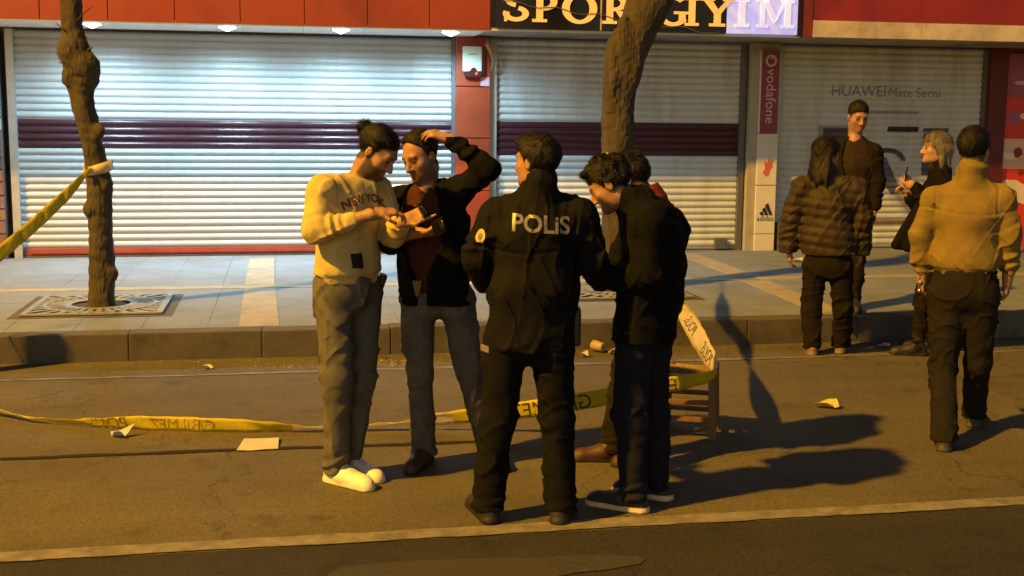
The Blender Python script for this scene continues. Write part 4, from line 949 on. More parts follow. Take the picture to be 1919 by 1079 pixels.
def shoe(name, an, toe, m, cols, parent, s=1.0, boot=0.0, sole=.026, z0=0.0):
    toe = unit((toe[0], toe[1], 0)); lat = np.array([toe[1], -toe[0], 0]); a = np.array([an[0], an[1], 0.0]) + toe * .02
    lo = a - .28; hi = a + .28; lo[2] = -.02; hi[2] = .2 + boot
    f = Field(lo, hi, .0062)
    up = np.array([0, 0, 1.0])
    f.cap(a - toe * .055 + up * .045, a + toe * .03 + up * .05, .040 * s, .043 * s, .02); f.cap(a + toe * .03 + up * .05, a + toe * .145 * s + up * .032, .044 * s, .036 * s, .03, flat=(lat, 1.12))
    f.cap(a + toe * .145 * s + up * .03, a + toe * .17 * s + up * .028, .036 * s, .032 * s, .02, flat=(lat, 1.1))
    f.cap(a - toe * .03 + up * .06, a - toe * .02 + up * (.105 + boot), .043, .046 + boot * .05, .03)
    q = f.sl(lo, hi); X, Y, Z = f.grid(q)
    # welt: the sole stands out a little
    f.cap(a - toe * .06 + up * .012, a + toe * .165 * s + up * .012, .043 * s, .043 * s, .004, flat=(lat, 1.0))
    f.cut(q, (-Z + np.zeros_like(f.D[q])).astype(F4)); f.cut(q, (Z - (.118 + boot)).astype(F4) + np.zeros_like(f.D[q]))
    V, Q = f.mesh(); c = np.tile(np.array(cols[0], float), (len(V), 1)); c[V[:, 2] < sole] = cols[1]
    rel = (V - a) @ toe; lace = (rel > .035) & (rel < .11) & (np.abs((V - a) @ lat) < .022) & (V[:, 2] > .06)
    c[lace & (np.sin(rel * 420) > .2)] = cols[2]
    V[:, 2] += z0
    me, _ = np_mesh(name, V, Q, 1, c); o = obj(name, me, m, parent); return o

def project_text(o_parent, bvh, bm, name, m, origin, xd, zd, ray, off=.003):
    """lay lettering on a garment: points start on a plane and fall along ray on the cloth"""
    o = Vector(origin); xd = Vector(xd); zd = Vector(zd); ray = Vector(ray).normalized()
    for v in bm.verts:
        p = o + xd * v.co.x + zd * v.co.y
        h = bvh.ray_cast(p - ray * .35, ray, 1.2)
        v.co = (h[0] - ray * off) if h[0] else p
    return from_bm(name, bm, m, o_parent)

def bvh_of(me): return BVHTree.FromPolygons([v.co for v in me.vertices], [p.vertices for p in me.polygons])

def person(key, label, facing, head, top, legs, shoes, hands, hair, beard=0.0, skin=SKIN, female=False, extra=None, seed=1, hs=1.0):
    loc, rz, J = PEOPLE[key]; J = {k: V3(v) for k, v in J.items()}
    if key == 'p2': J['hipL'][0] += .01; J['knL'][0] += .035; J['anL'][0] += .05
    J['shL'][2] -= .022; J['shR'][2] -= .022
    root = empty('person', loc, rz); tag(root, label, 'person')
    fx = unit((facing[0], facing[1], 0)); lat = np.array([fx[1], -fx[0], 0.0])      # lat = the person's right
    c = J['head']; Mh = frame(*head)
    allp = np.array(list(J.values())); lo = allp.min(0) - .27; hi = allp.max(0) + .27; lo[2] = -.03
    # ---------------- body: one continuous skin surface
    f = Field(lo, hi, .0062)
    head_sdf(f, c, Mh, hs, female)
    nk = c + Mh @ np.array([0, -.022, -.075])
    f.cap(nk, J['neck'] - (0, 0, .02), .051 if not female else .045, .060 if not female else .050, .03)
    f.cap(J['shL'] - (0, 0, .02), J['shR'] - (0, 0, .02), .04, .04, .03); f.cap(J['neck'] - (0, 0, .05), (J['chest'] + J['neck']) / 2, .045, .065, .03, flat=(lat, 1.2))
    f.cap((J['chest'] + J['neck']) / 2, J['waist'], .065, .08, .04, flat=(lat, 1.4)); f.cap(J['waist'], J['pelvis'], .085, .09, .05, flat=(lat, 1.4))
    for S_ in 'LR':
        f.cap(J['sh' + S_], J['el' + S_], .042, .036, .03); f.cap(J['el' + S_], J['wr' + S_], .038, .027, .02)
        f.cap(J['hip' + S_], J['kn' + S_], .075, .05, .04); f.cap(J['kn' + S_], J['an' + S_], .05, .035, .03)
        hd = hands[S_]
        hand_sdf(f, J['wr' + S_] + unit(hd['d']) * .02, hd['d'], hd['n'], hd.get('side', 1 if S_ == 'R' else -1), hd.get('curl', .5), hd.get('s', 1.0), hd.get('spread', 0), hd.get('point', False), hd.get('thumb', .5))
    V, Q = f.mesh(); h = (V - c) @ Mh / hs
    col = np.tile(np.array(skin), (len(V), 1)); x, y, z = np.abs(h[:, 0]), h[:, 1], h[:, 2]; hm = np.linalg.norm(h, axis=1) < .17
    dark = np.array([.02, .014, .011])
    if beard:
        sm = lambda a, b_, v: np.clip((v - a) / (b_ - a), 0, 1) ** 2 * (3 - 2 * np.clip((v - a) / (b_ - a), 0, 1))
        low = np.where(y > .045, -.046, -.046 + (.045 - y) * .75)                       # upper edge: cheek line up to the sideburn
        w_ = sm(.010, -.010, z - low) * sm(-.012, .006, y) * sm(-.145, -.125, z)
        mo = (y > .07) * sm(.012, .006, np.abs(z + .050)) * sm(.040, .028, x); w_ = np.maximum(w_, mo)
        w_ = w_ * (1 - ((np.abs(z + .067) < .011) & (x < .022) & (y > .07))) * hm * beard
        col = col * (1 - w_[:, None]) + dark * w_[:, None]
    if not female:                                                       # short roots soften the hairline
        e_ = z - np.interp(y, HL_X, hairline(hair[0])); w_ = np.clip((e_ + .012) / .014, 0, 1) * (np.linalg.norm(h, axis=1) < .135) * (x < .080) * (z > -.12) * .85
        col = col * (1 - w_[:, None]) + dark * w_[:, None]
    lips = hm & (y > .07) & (np.abs(z + .067) < .013) & (x < .023); col[lips] = np.array(skin) * (.86, .70, .66)
    eb = hm & (y > .055) & (x > .012) & (x < .052) & (np.abs(z - (.026 + .004 * np.cos((x - .03) * 90))) < .006); col[eb] = col[eb] * .35 + dark * .65
    ey = hm & (y > .07) & (x > .019) & (x < .046) & (np.abs(z - .003) < .0060); col[ey] = dark * 1.6
    shade = hm & (y > .05) & (x > .016) & (x < .05) & (np.abs(z - .002) < .015) & ~ey; col[shade] = col[shade] * .8
    me, _ = np_mesh('body', V, Q, 1, col); obj('body', me, 'skin', root)
    # ---------------- hair
    hl, hh = c - .22, c + .22
    if hair[0] == 'long': hl[2] -= .16
    f = Field(hl, hh, .0048); hair_sdf(f, c, Mh, hs, hair[0], seed); V, Q = f.mesh(); me, V = np_mesh('hair_base', V, Q, 1); bpy.data.meshes.remove(me)
    V, Q = add_strands(V, Q, c, Mh, hs, hair[0], seed); me, _ = np_mesh('hair', V, Q, 0); obj('hair', me, hair[1], root)
    # ---------------- trousers
    f = Field((lo[0], lo[1], -.02), (hi[0], hi[1], J['pelvis'][2] + .28), .0075)
    gw = legs.get('w', 1.0); pz = J['pelvis']
    f.cap(pz + (0, 0, .10), pz, .105 * gw, .11 * gw, .03, flat=(lat, 1.45))
    bz = J['hipL'] * .5 + J['hipR'] * .5 - fx * .025; f.ell(bz + (0, 0, .02), (.13, .095, .10), .08, np.stack([lat, fx, (0, 0, 1)], 1))
    for S_ in 'LR':
        ph = seed * 1.7 + (S_ == 'L'); hp, kn, an = J['hip' + S_], J['kn' + S_], J['an' + S_]
        f.cap(hp, kn, .094 * gw, .070 * gw, .035, fold=(.006, 3.2, ph, .95)); m_ = kn * .45 + an * .55
        f.cap(kn, m_, .070 * gw, .064 * gw, .03, fold=(.008, 2.6, ph + 1, .1)); an2 = an + (0, 0, -.03)
        f.cap(m_, an2, .064 * gw, legs.get('hem', .062) * gw, .02, fold=(.009, 3.4, ph + 2, .9))
    f.noise(.0045, 10, seed, (1, 1, .35)); f.noise(.0018, 30, seed + 9, (1, 1, .6)); f.ridge(.014, 13, seed + 11, (.8, .8, 1), 3, 6); f.ridge(.011, 24, seed + 12, (.7, .7, 1.2), 4, 7)
    q = f.sl(lo - 1, hi + 1); X, Y, Z = f.grid(q); zt = legs.get('top', pz[2] + .13)
    f.cut(q, (Z - zt).astype(F4) + np.zeros_like(f.D[q]), .004)
    f.cut(q, (legs.get('bot', .05) - Z).astype(F4) + np.zeros_like(f.D[q]), .004)
    V, Q = f.mesh(); me, _ = np_mesh('trousers', V, Q, 1); obj('trousers', me, legs['m'], root)
    # ---------------- upper garment
    hem = top['hem']; b = top.get('b', 1.0)
    def garment(name, m, grow=0.0, cut=None, hemz=hem, sleeves=True, amp=1.0, collar=top.get('collar', 0), vox=.0072):
        f = Field((lo[0], lo[1], hemz - .05), (hi[0], hi[1], c[2] + .1), vox)
        g = grow; up1 = J['chest'] * .4 + J['neck'] * .6 - (0, 0, .035); wst = J['waist']; pel = J['pelvis']; low = np.array([pel[0], pel[1], min(pel[2], hemz) - .04])
        f.cap(up1, J['chest'], .094 * b + g, .122 * b + g, .06, flat=(lat, top.get('rw', 1.42)))
        f.cap(J['chest'], wst, .125 * b + g, top.get('wr', .122) * b + g, .05, flat=(lat, top.get('rw', 1.42)))
        f.cap(wst, low, top.get('wr', .122) * b + g, top.get('hr', .132) * b + g, .05, flat=(lat, top.get('rh', 1.42)))
        f.cap(J['neck'] - (0, 0, .035), J['shL'] + (0, 0, .002), .066 + g, .066 * b + g, .04); f.cap(J['neck'] - (0, 0, .035), J['shR'] + (0, 0, .002), .066 + g, .066 * b + g, .04)
        if sleeves:
            for S_ in 'LR':
                ph = seed * 2.3 + 3 * (S_ == 'L'); sh, el, wr = J['sh' + S_], J['el' + S_], J['wr' + S_]
                sb = top.get('sb', 1.0) * b
                f.cap(sh, el, .070 * sb + g, .062 * sb + g, .04, fold=(.006 * amp, 3.0, ph, .95))
                e2 = wr if 'sleeve' + S_ not in top else el + (wr - el) * top['sleeve' + S_]
                f.cap(el, e2, .064 * sb + g, top.get('cuff', .046) * sb + g, .025, fold=(.009 * amp, 3.6, ph + 1, .55))
                if top.get('ribcuff') : f.cap(el + (e2 - el) * .9, e2, top.get('cuff', .046) * sb * .95, top.get('cuff', .046) * sb * .95, .006)
        if collar:
            ca = J['neck'] + (0, 0, -.01); cb = J['neck'] * (1 - collar) + nk * collar
            f.cap(ca, cb, .088 + g, .080 + g, .025)
        f.noise(.006 * amp, 5, seed + 2, (1, 1, .5)); f.noise(.0045 * amp, 17, seed + 5, (1, 1, .38)); f.noise(.0012 * amp, 48, seed + 6, (1, 1, .6)); f.ridge(.014 * amp, 12, seed + 7, (1, 1, .8), 3, 6); f.ridge(.010 * amp, 22, seed + 8, (1, 1, .8), 4, 7)
        q = f.sl(lo - 1, hi + 1); X, Y, Z = f.grid(q); zz = np.zeros_like(f.D[q])
        if top.get('quilt'):                                            # horizontal baffles of a padded jacket
            f.D[q] = np.where(np.abs(f.D[q]) < .06, f.D[q] + .0075 * (1 - np.abs(np.sin(Z * math.pi / .072 + 1.5 * np.sin(X * 3)))) - .004, f.D[q])
        if top.get('band'):                                             # elastic waistband
            bz0 = hemz + top['band']; f.D[q] = np.where((Z < bz0) & (np.abs(f.D[q]) < .08), f.D[q] + .012 * np.clip((bz0 - Z) / .02, 0, 1), f.D[q])
        if top.get('seams', True) and not top.get('quilt'):                # stitched armholes and yoke
            gv = 0
            for S_ in 'LR':
                sh = J['sh' + S_]; d_ = (X - sh[0]) * lat[0] + (Y - sh[1]) * lat[1] + (.018 if S_ == 'R' else -.018); gv = gv + np.exp(-(d_ / .006) ** 2) * np.exp(-((Z - sh[2]) / .09) ** 4)
            if top.get('yoke'): gv = gv + np.exp(-((Z - (J['chest'][2] + top['yoke']) + .02 * np.cos(X * 9)) / .0055) ** 2)
            f.D[q] = np.where(np.abs(f.D[q]) < .05, f.D[q] + .0055 * gv, f.D[q]).astype(F4)
        f.cut(q, (hemz + .004 * np.sin(X * 17 + seed) + .003 * np.sin(Y * 21) - Z).astype(F4) + zz, .010)
        # neck opening
        if not collar:
            f.ell(J['neck'] + (0, 0, .06) + fx * .02, (.066, .066, .07), .008, None, True)
        else:
            f.ell(cb + (0, 0, .078) + fx * .006, (.061, .061, .085), .006, None, True)
        if cut: cut(f, q, X, Y, Z, J, fx, lat)
        V, Q = f.mesh(); me, _ = np_mesh(name, V, Q, 1); return obj(name, me, m, root)
    if 'inner' in top: garment('shirt', top['inner'], grow=-.016, hemz=top.get('inner_hem', hem), sleeves=False, collar=0, amp=.7)
    g = garment(top['name'], top['m'], cut=top.get('cut'))
    # ---------------- shoes
    for S_ in 'LR':
        sd = shoes[S_]
        sk = shoes.get('kind', 'shoe_mix'); shoe('shoe', J['an' + S_], sd, sk, shoes['c'], root, shoes.get('s', 1.0), shoes.get('boot', 0), shoes.get('sole', .026))
    return root, g, J, fx, lat, c, Mh

DK = ((.016, .014, .013), (.012, .011, .011), (.02, .02, .02))
# -- man in the cream sweatshirt
root, g, J, fx, lat, c, Mh = person('p1', 'man in cream sweatshirt, grey trousers and white sneakers looking at a phone', (.78, -.62), ((.86, -.5), 38, 4),
    dict(name='sweatshirt', m='cream_cotton', hem=1.015, b=.99, rw=1.36, wr=.128, hr=.128, cuff=.047, sleeveR=.62, sleeveL=.85, band=.055, sb=.95), dict(m='grey_denim', w=1.03, hem=.060),
    dict(L=(.72, -.70), R=(.72, -.70), kind='leather_white', c=((.80, .76, .66), (.72, .67, .56), (.45, .42, .36)), s=1.08, sole=.03),
    dict(R=dict(d=(.9, .1, .08), n=(.1, .25, -1), side=-1, curl=.55, thumb=.6), L=dict(d=(.9, -.15, .35), n=(-.2, -.8, .5), side=1, curl=.25, point=True)), ('slick', 'hair_black'), beard=.85, seed=1, hs=1.0)
bv = bvh_of(g.data); up3 = np.array([0, 0, 1.0])
bm = text_mesh('NEW YORK', .054, .012, 'CENTER', bold=.03)
for v in bm.verts: v.co.y += .012 - 1.9 * v.co.x ** 2
org = J['chest'] + fx * .1 + np.array([0, 0, .052]); xd = np.array([-fx[1], fx[0], 0.0])
project_text(g, bv, bm, 'printed_text', 'print_maroon', org - lat * .0, xd, (0, 0, 1), -fx, .006)
bm = bmesh.new(); bm.faces.new([bm.verts.new((x, y, 0)) for x, y in ((-.032, 0), (.032, -.006), (.034, .070), (-.030, .068))]); grid_cut(bm, .012, (0, 1))
project_text(g, bv, bm, 'pocket_patch', 'scarf_dark', J['waist'] + lat * .085 + np.array([0, 0, .0]), xd, (0, 0, 1), -fx, .004)
# wrist band on his right arm
b = MB(); w = Vector(J['wrR']); d = Vector(unit(J['wrR'] - J['elR'])); b.tube([w - d * .012, w + d * .012], .033, 16, cap=False); b.build('bracelet', 'leather_dark', root, smooth=True)
MB().box(-.02, .02, -.05, .05, -.12, .05).build('holster', 'leather_dark', root, bevel=.012).matrix_local = Matrix.Translation(Vector(J['hipL'] + np.array([.085, .05, .04]))) @ Matrix.Rotation(.35, 4, 'Y')
def phone(label, base, rz, loc, rot):
    o = empty('phone', tuple(Matrix.Translation(base) @ (Matrix.Rotation(rz, 4, 'Z') @ Vector(loc)))); o.rotation_euler = (Matrix.Rotation(rz, 3, 'Z') @ rot.to_matrix()).to_euler()
    tag(o, label, 'phone', 'phones held in hands')
    MB().box(-.037, .037, -.0045, .0045, -.076, .076).build('case', 'phone_black', o, bevel=.003)
    MB().box(-.034, .034, -.0060, -.0048, -.072, .072).build('screen', 'phone_black', o)
    MB().tube([(-.02, .0046, .055), (-.02, .0068, .055)], .008, 12).build('lens', 'phone_black', o)
    return o
from mathutils import Euler
P = PEOPLE['p1']
phone('dark phone in the hands of the man in the cream sweatshirt', P[0], P[1], J['wrL'] + np.array([.09, -.03, .055]), Euler((R(70), R(60), R(-20))))
# -- man scratching his head, open black jacket over burgundy shirt
def open_front(f, q, X, Y, Z, J, fx, lat):
    # front opening: widest at the chest, closing towards the hem
    o = J['neck']; a = (X - o[0]) * lat[0] + (Y - o[1]) * lat[1]; d = (X - o[0]) * fx[0] + (Y - o[1]) * fx[1]
    t = np.clip((o[2] + .02 - Z) / .55, 0, 1)
    half = .058 + .075 * np.sin(np.clip(t * 1.15, 0, 1) * math.pi) - .03 * t
    w = np.maximum(np.abs(a - .012 + .03 * t) - half, -(d - .02))
    f.cut(q, (-w).astype(F4), .006)
root, g, J, fx, lat, c, Mh = person('p2', 'man in open black jacket scratching his head with a raised arm', (-.32, -.95), ((-.72, -.69), 24, -4),
    dict(name='jacket', m='black_fabric', hem=.865, b=1.02, cut=open_front, inner='burgundy_knit', inner_hem=.93, cuff=.048, sb=.90, hr=.135), dict(m='dark_denim', w=.98, hem=.066, top=1.0),
    dict(L=(.35, -.94), R=(-.35, -.94), c=((.05, .022, .016), (.02, .018, .016), (.03, .02, .02))),
    dict(R=dict(d=(.85, -.35, .05), n=(-.1, .35, .9), side=-1, curl=.6, thumb=.9), L=dict(d=(-.92, .05, .30), n=(-.2, .35, -.9), side=-1, curl=.5, spread=.4)), ('receding', 'hair_brown'), beard=.55, seed=2, skin=(.35, .195, .125), hs=1.0)
P = PEOPLE['p2']
phone('dark phone held by the man scratching his head', P[0], P[1], J['wrR'] + np.array([.125, -.05, .035]), Euler((R(-60), R(75), R(10))))
# belt of the shirt hem and the pale shirt tail
b = MB(); pz = J['pelvis']
MB().prism([(-.026, .0), (.026, .0), (.012, -.07), (-.005, -.085)], lambda p: (p[0], -.004, p[1]), lambda p: (p[0], .004, p[1])).build('shirt_tail', 'tan_cotton', root).matrix_local = Matrix.Translation(Vector(J['waist'] + fx * .150 + np.array([-.035, 0, -.055]))) @ Matrix.Rotation(math.atan2(fx[1], fx[0]) + math.pi / 2, 4, 'Z')
# -- police officer from behind
root, g, J, fx, lat, c, Mh = person('p3', 'police officer in black uniform jacket lettered POLIS seen from behind', (-.12, .99), ((-.80, .60), 2, 0),
    dict(name='jacket', m='police_black', hem=.80, b=1.02, yoke=-.075, collar=.85, rw=1.42, wr=.128, hr=.134, cuff=.05, sb=1.0), dict(m='police_trousers', w=1.08, hem=.073, bot=.055),
    dict(L=(-.35, .93), R=(.12, .99), c=DK, s=1.08, boot=.03),
    dict(R=dict(d=(-.5, .8, .1), n=(0, .2, 1), curl=.8), L=dict(d=(.6, .75, .1), n=(0, .2, 1), curl=.8)), ('thick', 'hair_black'), seed=3, hs=.96)
bv = bvh_of(g.data)
bm = text_mesh('POLiS', .105, .014, 'CENTER', bold=.022)
for v in bm.verts: v.co.x *= .98
project_text(g, bv, bm, 'back_lettering', 'reflective', (.064, -.4, 1.335), (1, 0, -.06), (0, 0, 1), (0, 1, 0), .003)
def disc(r, n=20, rx=1.0):
    bm = bmesh.new(); bm.faces.new([bm.verts.new((r * rx * math.cos(2 * math.pi * k / n), r * math.sin(2 * math.pi * k / n), 0)) for k in range(n)]); grid_cut(bm, .012, (0, 1)); return bm
sp = J['shL'] * .62 + J['elL'] * .38
project_text(g, bv, disc(.032, rx=.72), 'arm_badge', 'badge', sp + np.array([-.06, -.1, -.01]), (.6, -.8, 0), (0, 0, 1), (.75, .66, 0), .003)
project_text(g, bv, disc(.014, rx=.72), 'badge_centre', 'reflective', sp + np.array([-.06, -.1, -.01]), (.6, -.8, 0), (0, 0, 1), (.75, .66, 0), .005)
MB().box(-.035, .035, -.002, .002, 0, .03).build('thigh_label', 'reflective', root).matrix_local = Matrix.Translation(Vector((J['hipL'] + (J['knL'] - J['hipL']) * .22) + np.array([-.088, -.045, .04]))) @ Matrix.Rotation(-1.0, 4, 'Z')
MB().box(-.03, .03, -.05, .05, -.07, .1).build('holster', 'leather_dark', root, bevel=.012).matrix_local = Matrix.Translation(Vector(J['hipR'] + np.array([.105, .04, .05])))
# -- young man bending over in front
root, g, J, fx, lat, c, Mh = person('p4', 'dark haired young man in black hooded jacket and white soled shoes bending his head', (-.93, .35), ((-.97, .12), 36, 0),
    dict(name='jacket', m='navy_jacket', hem=.80, b=1.08, collar=.5, cuff=.05, rw=1.36, wr=.125, hr=.130), dict(m='navy_denim', w=.98, hem=.062),
    dict(L=(-.85, .3), R=(-.85, .35), c=((.02, .02, .022), (.62, .52, .36), (.03, .03, .03)), s=1.05, sole=.03),
    dict(R=dict(d=(-.9, -.2, .2), n=(.1, 0, 1), curl=.7), L=dict(d=(-.9, .2, .1), n=(.1, 0, 1), curl=.7)), ('tousled', 'hair_black'), beard=.25, seed=4, hs=.98)
nb = J['neck'] + np.array([.045, 0, -.015])
f = Field(nb - .2, nb + .2, .007)
for k in range(9):
    a = -1.9 + k * .475; f.cap(nb + np.array([.085 * math.cos(a) + .01, .10 * math.sin(a), -.03 * math.cos(a)]), nb + np.array([.085 * math.cos(a + .475) + .01, .10 * math.sin(a + .475), -.03 * math.cos(a + .475)]), .032, .032, .03)
f.noise(.006, 30, 2); V, Q = f.mesh(); me, _ = np_mesh('hood', V, Q); obj('hood', me, 'navy_jacket', root)
w0 = J['waist'] + np.array([-.03, -.168, .06])
MB().tube([w0 + (0.012, 0, .07), w0 + (.006, -.006, .0), w0 + (-.004, -.004, -.075)], .0045, 6).build('drawcord', 'white_cord', g, smooth=True)
# -- man behind him in dark jacket with plaid shirt
root, g, J, fx, lat, c, Mh = person('p5', 'man in black jacket over red plaid shirt standing behind the young man', (-.95, .25), ((-.92, .3), 30, 0),
    dict(name='jacket', m='black_wool', hem=.80, b=1.02, inner='plaid_red', inner_hem=.745, rw=1.36), dict(m='dark_trousers', w=.95, top=.9),
    dict(L=(-.95, .0), R=(-.98, -.1), c=((.05, .02, .015), (.03, .02, .018), (.04, .03, .02))),
    dict(R=dict(d=(-.9, -.2, .1), n=(.1, 0, 1), curl=.7), L=dict(d=(.05, -.1, -1), n=(-.9, 0, -.1), curl=1.1, thumb=.9)), ('tousled', 'hair_black'), beard=.3, seed=5, hs=.98)
f = Field(J['neck'] - .16, J['neck'] + .16, .006); f.cap(J['neck'] + (0.0, 0, -.01), J['neck'] + np.array([-.035, 0, .045]), .080, .074, .01); f.ell(J['neck'] + np.array([-.045, 0, .075]), (.066, .066, .05), .006, None, True); V, Q = f.mesh(); me, _ = np_mesh('collar', V, Q); obj('collar', me, 'plaid_red', root)
f = Field(J['wrL'] - .12, J['wrL'] + .12, .006); f.cap(J['wrL'] + (0, 0, .05), J['wrL'] + (0, 0, -.01), .046, .048, .01); V, Q = f.mesh(); me, _ = np_mesh('cuff', V, Q); obj('cuff', me, 'plaid_red', root)
# -- person in quilted jacket
root, g, J, fx, lat, c, Mh = person('p6', 'long haired person in dark brown quilted jacket walking away at the kerb', (.12, .99), ((.72, .70), 4, 0),
    dict(name='padded_jacket', m='olive_puffer', hem=.80, b=1.12, collar=.6, quilt=True, rw=1.34, wr=.13, hr=.132, cuff=.062, sb=1.08), dict(m='brown_black', w=1.0, hem=.07),
    dict(L=(-.12, .99), R=(.12, .99), c=((.17, .11, .05), (.20, .15, .08), (.2, .15, .1))),
    dict(R=dict(d=(0, .1, -1), n=(-.9, .2, 0), side=1, curl=.5), L=dict(d=(0, .1, -1), n=(.9, .2, 0), side=-1, curl=.5)), ('long', 'hair_brown'), female=True, seed=6, hs=1.0)
# -- tall man on the pavement
root, g, J, fx, lat, c, Mh = person('p7', 'tall short haired man in dark jacket facing the street on the pavement', (.25, -.97), ((.40, -.92), 20, 0),
    dict(name='jacket', m='charcoal_jacket', hem=.80, b=1.02, cut=open_front, inner='scarf_dark', cuff=.05), dict(m='brown_black', w=.95),
    dict(L=(.2, -.97), R=(-.2, -.97), c=DK),
    dict(R=dict(d=(0, -.2, -1), n=(.9, .1, 0), side=-1, curl=.5), L=dict(d=(0.02, -.1, -1), n=(-.9, .1, 0), side=1, curl=.4, spread=.4)), ('short', 'hair_black'), beard=.3, seed=7, hs=1.0)
# -- fair haired woman in black coat
root, g, J, fx, lat, c, Mh = person('p8', 'fair haired woman in long black coat holding up a phone', (-.93, -.3), ((-.95, -.28), 0, 0),
    dict(name='coat', m='coat_black', hem=.84, b=1.0, collar=.5, rw=1.3, wr=.125, hr=.15, rh=1.3, cuff=.05), dict(m='brown_black', w=.82, hem=.055),
    dict(L=(-.95, -.15), R=(-.95, 0), c=DK, boot=.06, s=.95),
    dict(R=dict(d=(-.6, -.1, .7), n=(-.5, -.4, -.5), curl=.7), L=dict(d=(-.75, -.05, .6), n=(.2, .9, -.1), side=1, curl=.8, thumb=.8)), ('bob', 'hair_blond'), female=True, seed=8, skin=(.37, .22, .145), hs=.98)
f = Field(J['pelvis'] + np.array([-.42, -.3, -.06]), J['pelvis'] + np.array([.3, .3, .62]), .0075)   # open coat front swinging out
for k in range(7):
    t = k / 6; f.cap(J['chest'] + np.array([-.09 + .05 * t, -.06, -.02]), np.array([J['pelvis'][0] - .27 + .26 * t, -.09 + .02 * math.sin(k * 2), .875 - .01 * k]), .045, .028, .03)
f.noise(.008, 14, 4, (1, 1, .4)); V, Q = f.mesh(); me, _ = np_mesh('coat_flap', V, Q); obj('coat_flap', me, 'coat_black', root)
f = Field(J['neck'] - .2, J['neck'] + .2, .006); f.cap(J['neck'] + (0.0, 0, -.03), J['neck'] + np.array([-.02, 0, .03]), .088, .076, .02); f.noise(.008, 30, 3); f.ell(J['neck'] + np.array([-.02, 0, .075]), (.066, .066, .06), .006, None, True); V, Q = f.mesh(); me, _ = np_mesh('scarf', V, Q); obj('scarf', me, 'scarf_dark', root)
P = PEOPLE['p8']
phone('phone raised in the hand of the fair haired woman', P[0], P[1], J['wrL'] + np.array([-.075, .0, .085]), Euler((R(10), R(-40), R(80))))
# -- man in the tan jacket walking away
root, g, J, fx, lat, c, Mh = person('p9', 'man in tan jacket and dark trousers walking away on the right', (.05, 1.0), ((.35, .94), 2, 0),
    dict(name='jacket', m='tan_cotton', hem=.955, b=1.02, yoke=.02, collar=.5, rw=1.44, wr=.120, hr=.122, cuff=.052, band=.05, sb=1.0), dict(m='dark_trousers', w=1.08, hem=.068),
    dict(L=(-.08, 1), R=(.12, .99), c=((.035, .028, .022), (.06, .05, .04), (.05, .05, .05)), s=1.05),
    dict(R=dict(d=(0, .15, -1), n=(-.9, .2, 0), side=1, curl=.6), L=dict(d=(0, .15, -1), n=(.9, .2, 0), side=-1, curl=.9)), ('thick', 'hair_black'), seed=9, hs=.98)
P = PEOPLE['p9']; kb = J['wrL'] + np.array([-.01, .02, -.10])
kc = empty('key_chain', tuple(Matrix.Translation(P[0]) @ (Matrix.Rotation(P[1], 4, 'Z') @ Vector(kb))), P[1]); tag(kc, 'row of shiny beads hanging from the hand of the man in tan', 'beads')
for k in range(4):
    f = Field((-.03, -.03, -.03), (.03, .03, .03), .005); f.ell((0, 0, 0), (.012, .012, .015), .0); V, Q = f.mesh(); me, _ = np_mesh('bead', V, Q); o = obj('bead', me, 'steel', kc); o.location = (.004 * math.sin(k), -.05, .16 - .05 * k)
MB().tube([(0, -.05, .18), (0, -.05, .0)], .003, 6).build('cord', 'leather_dark', kc)
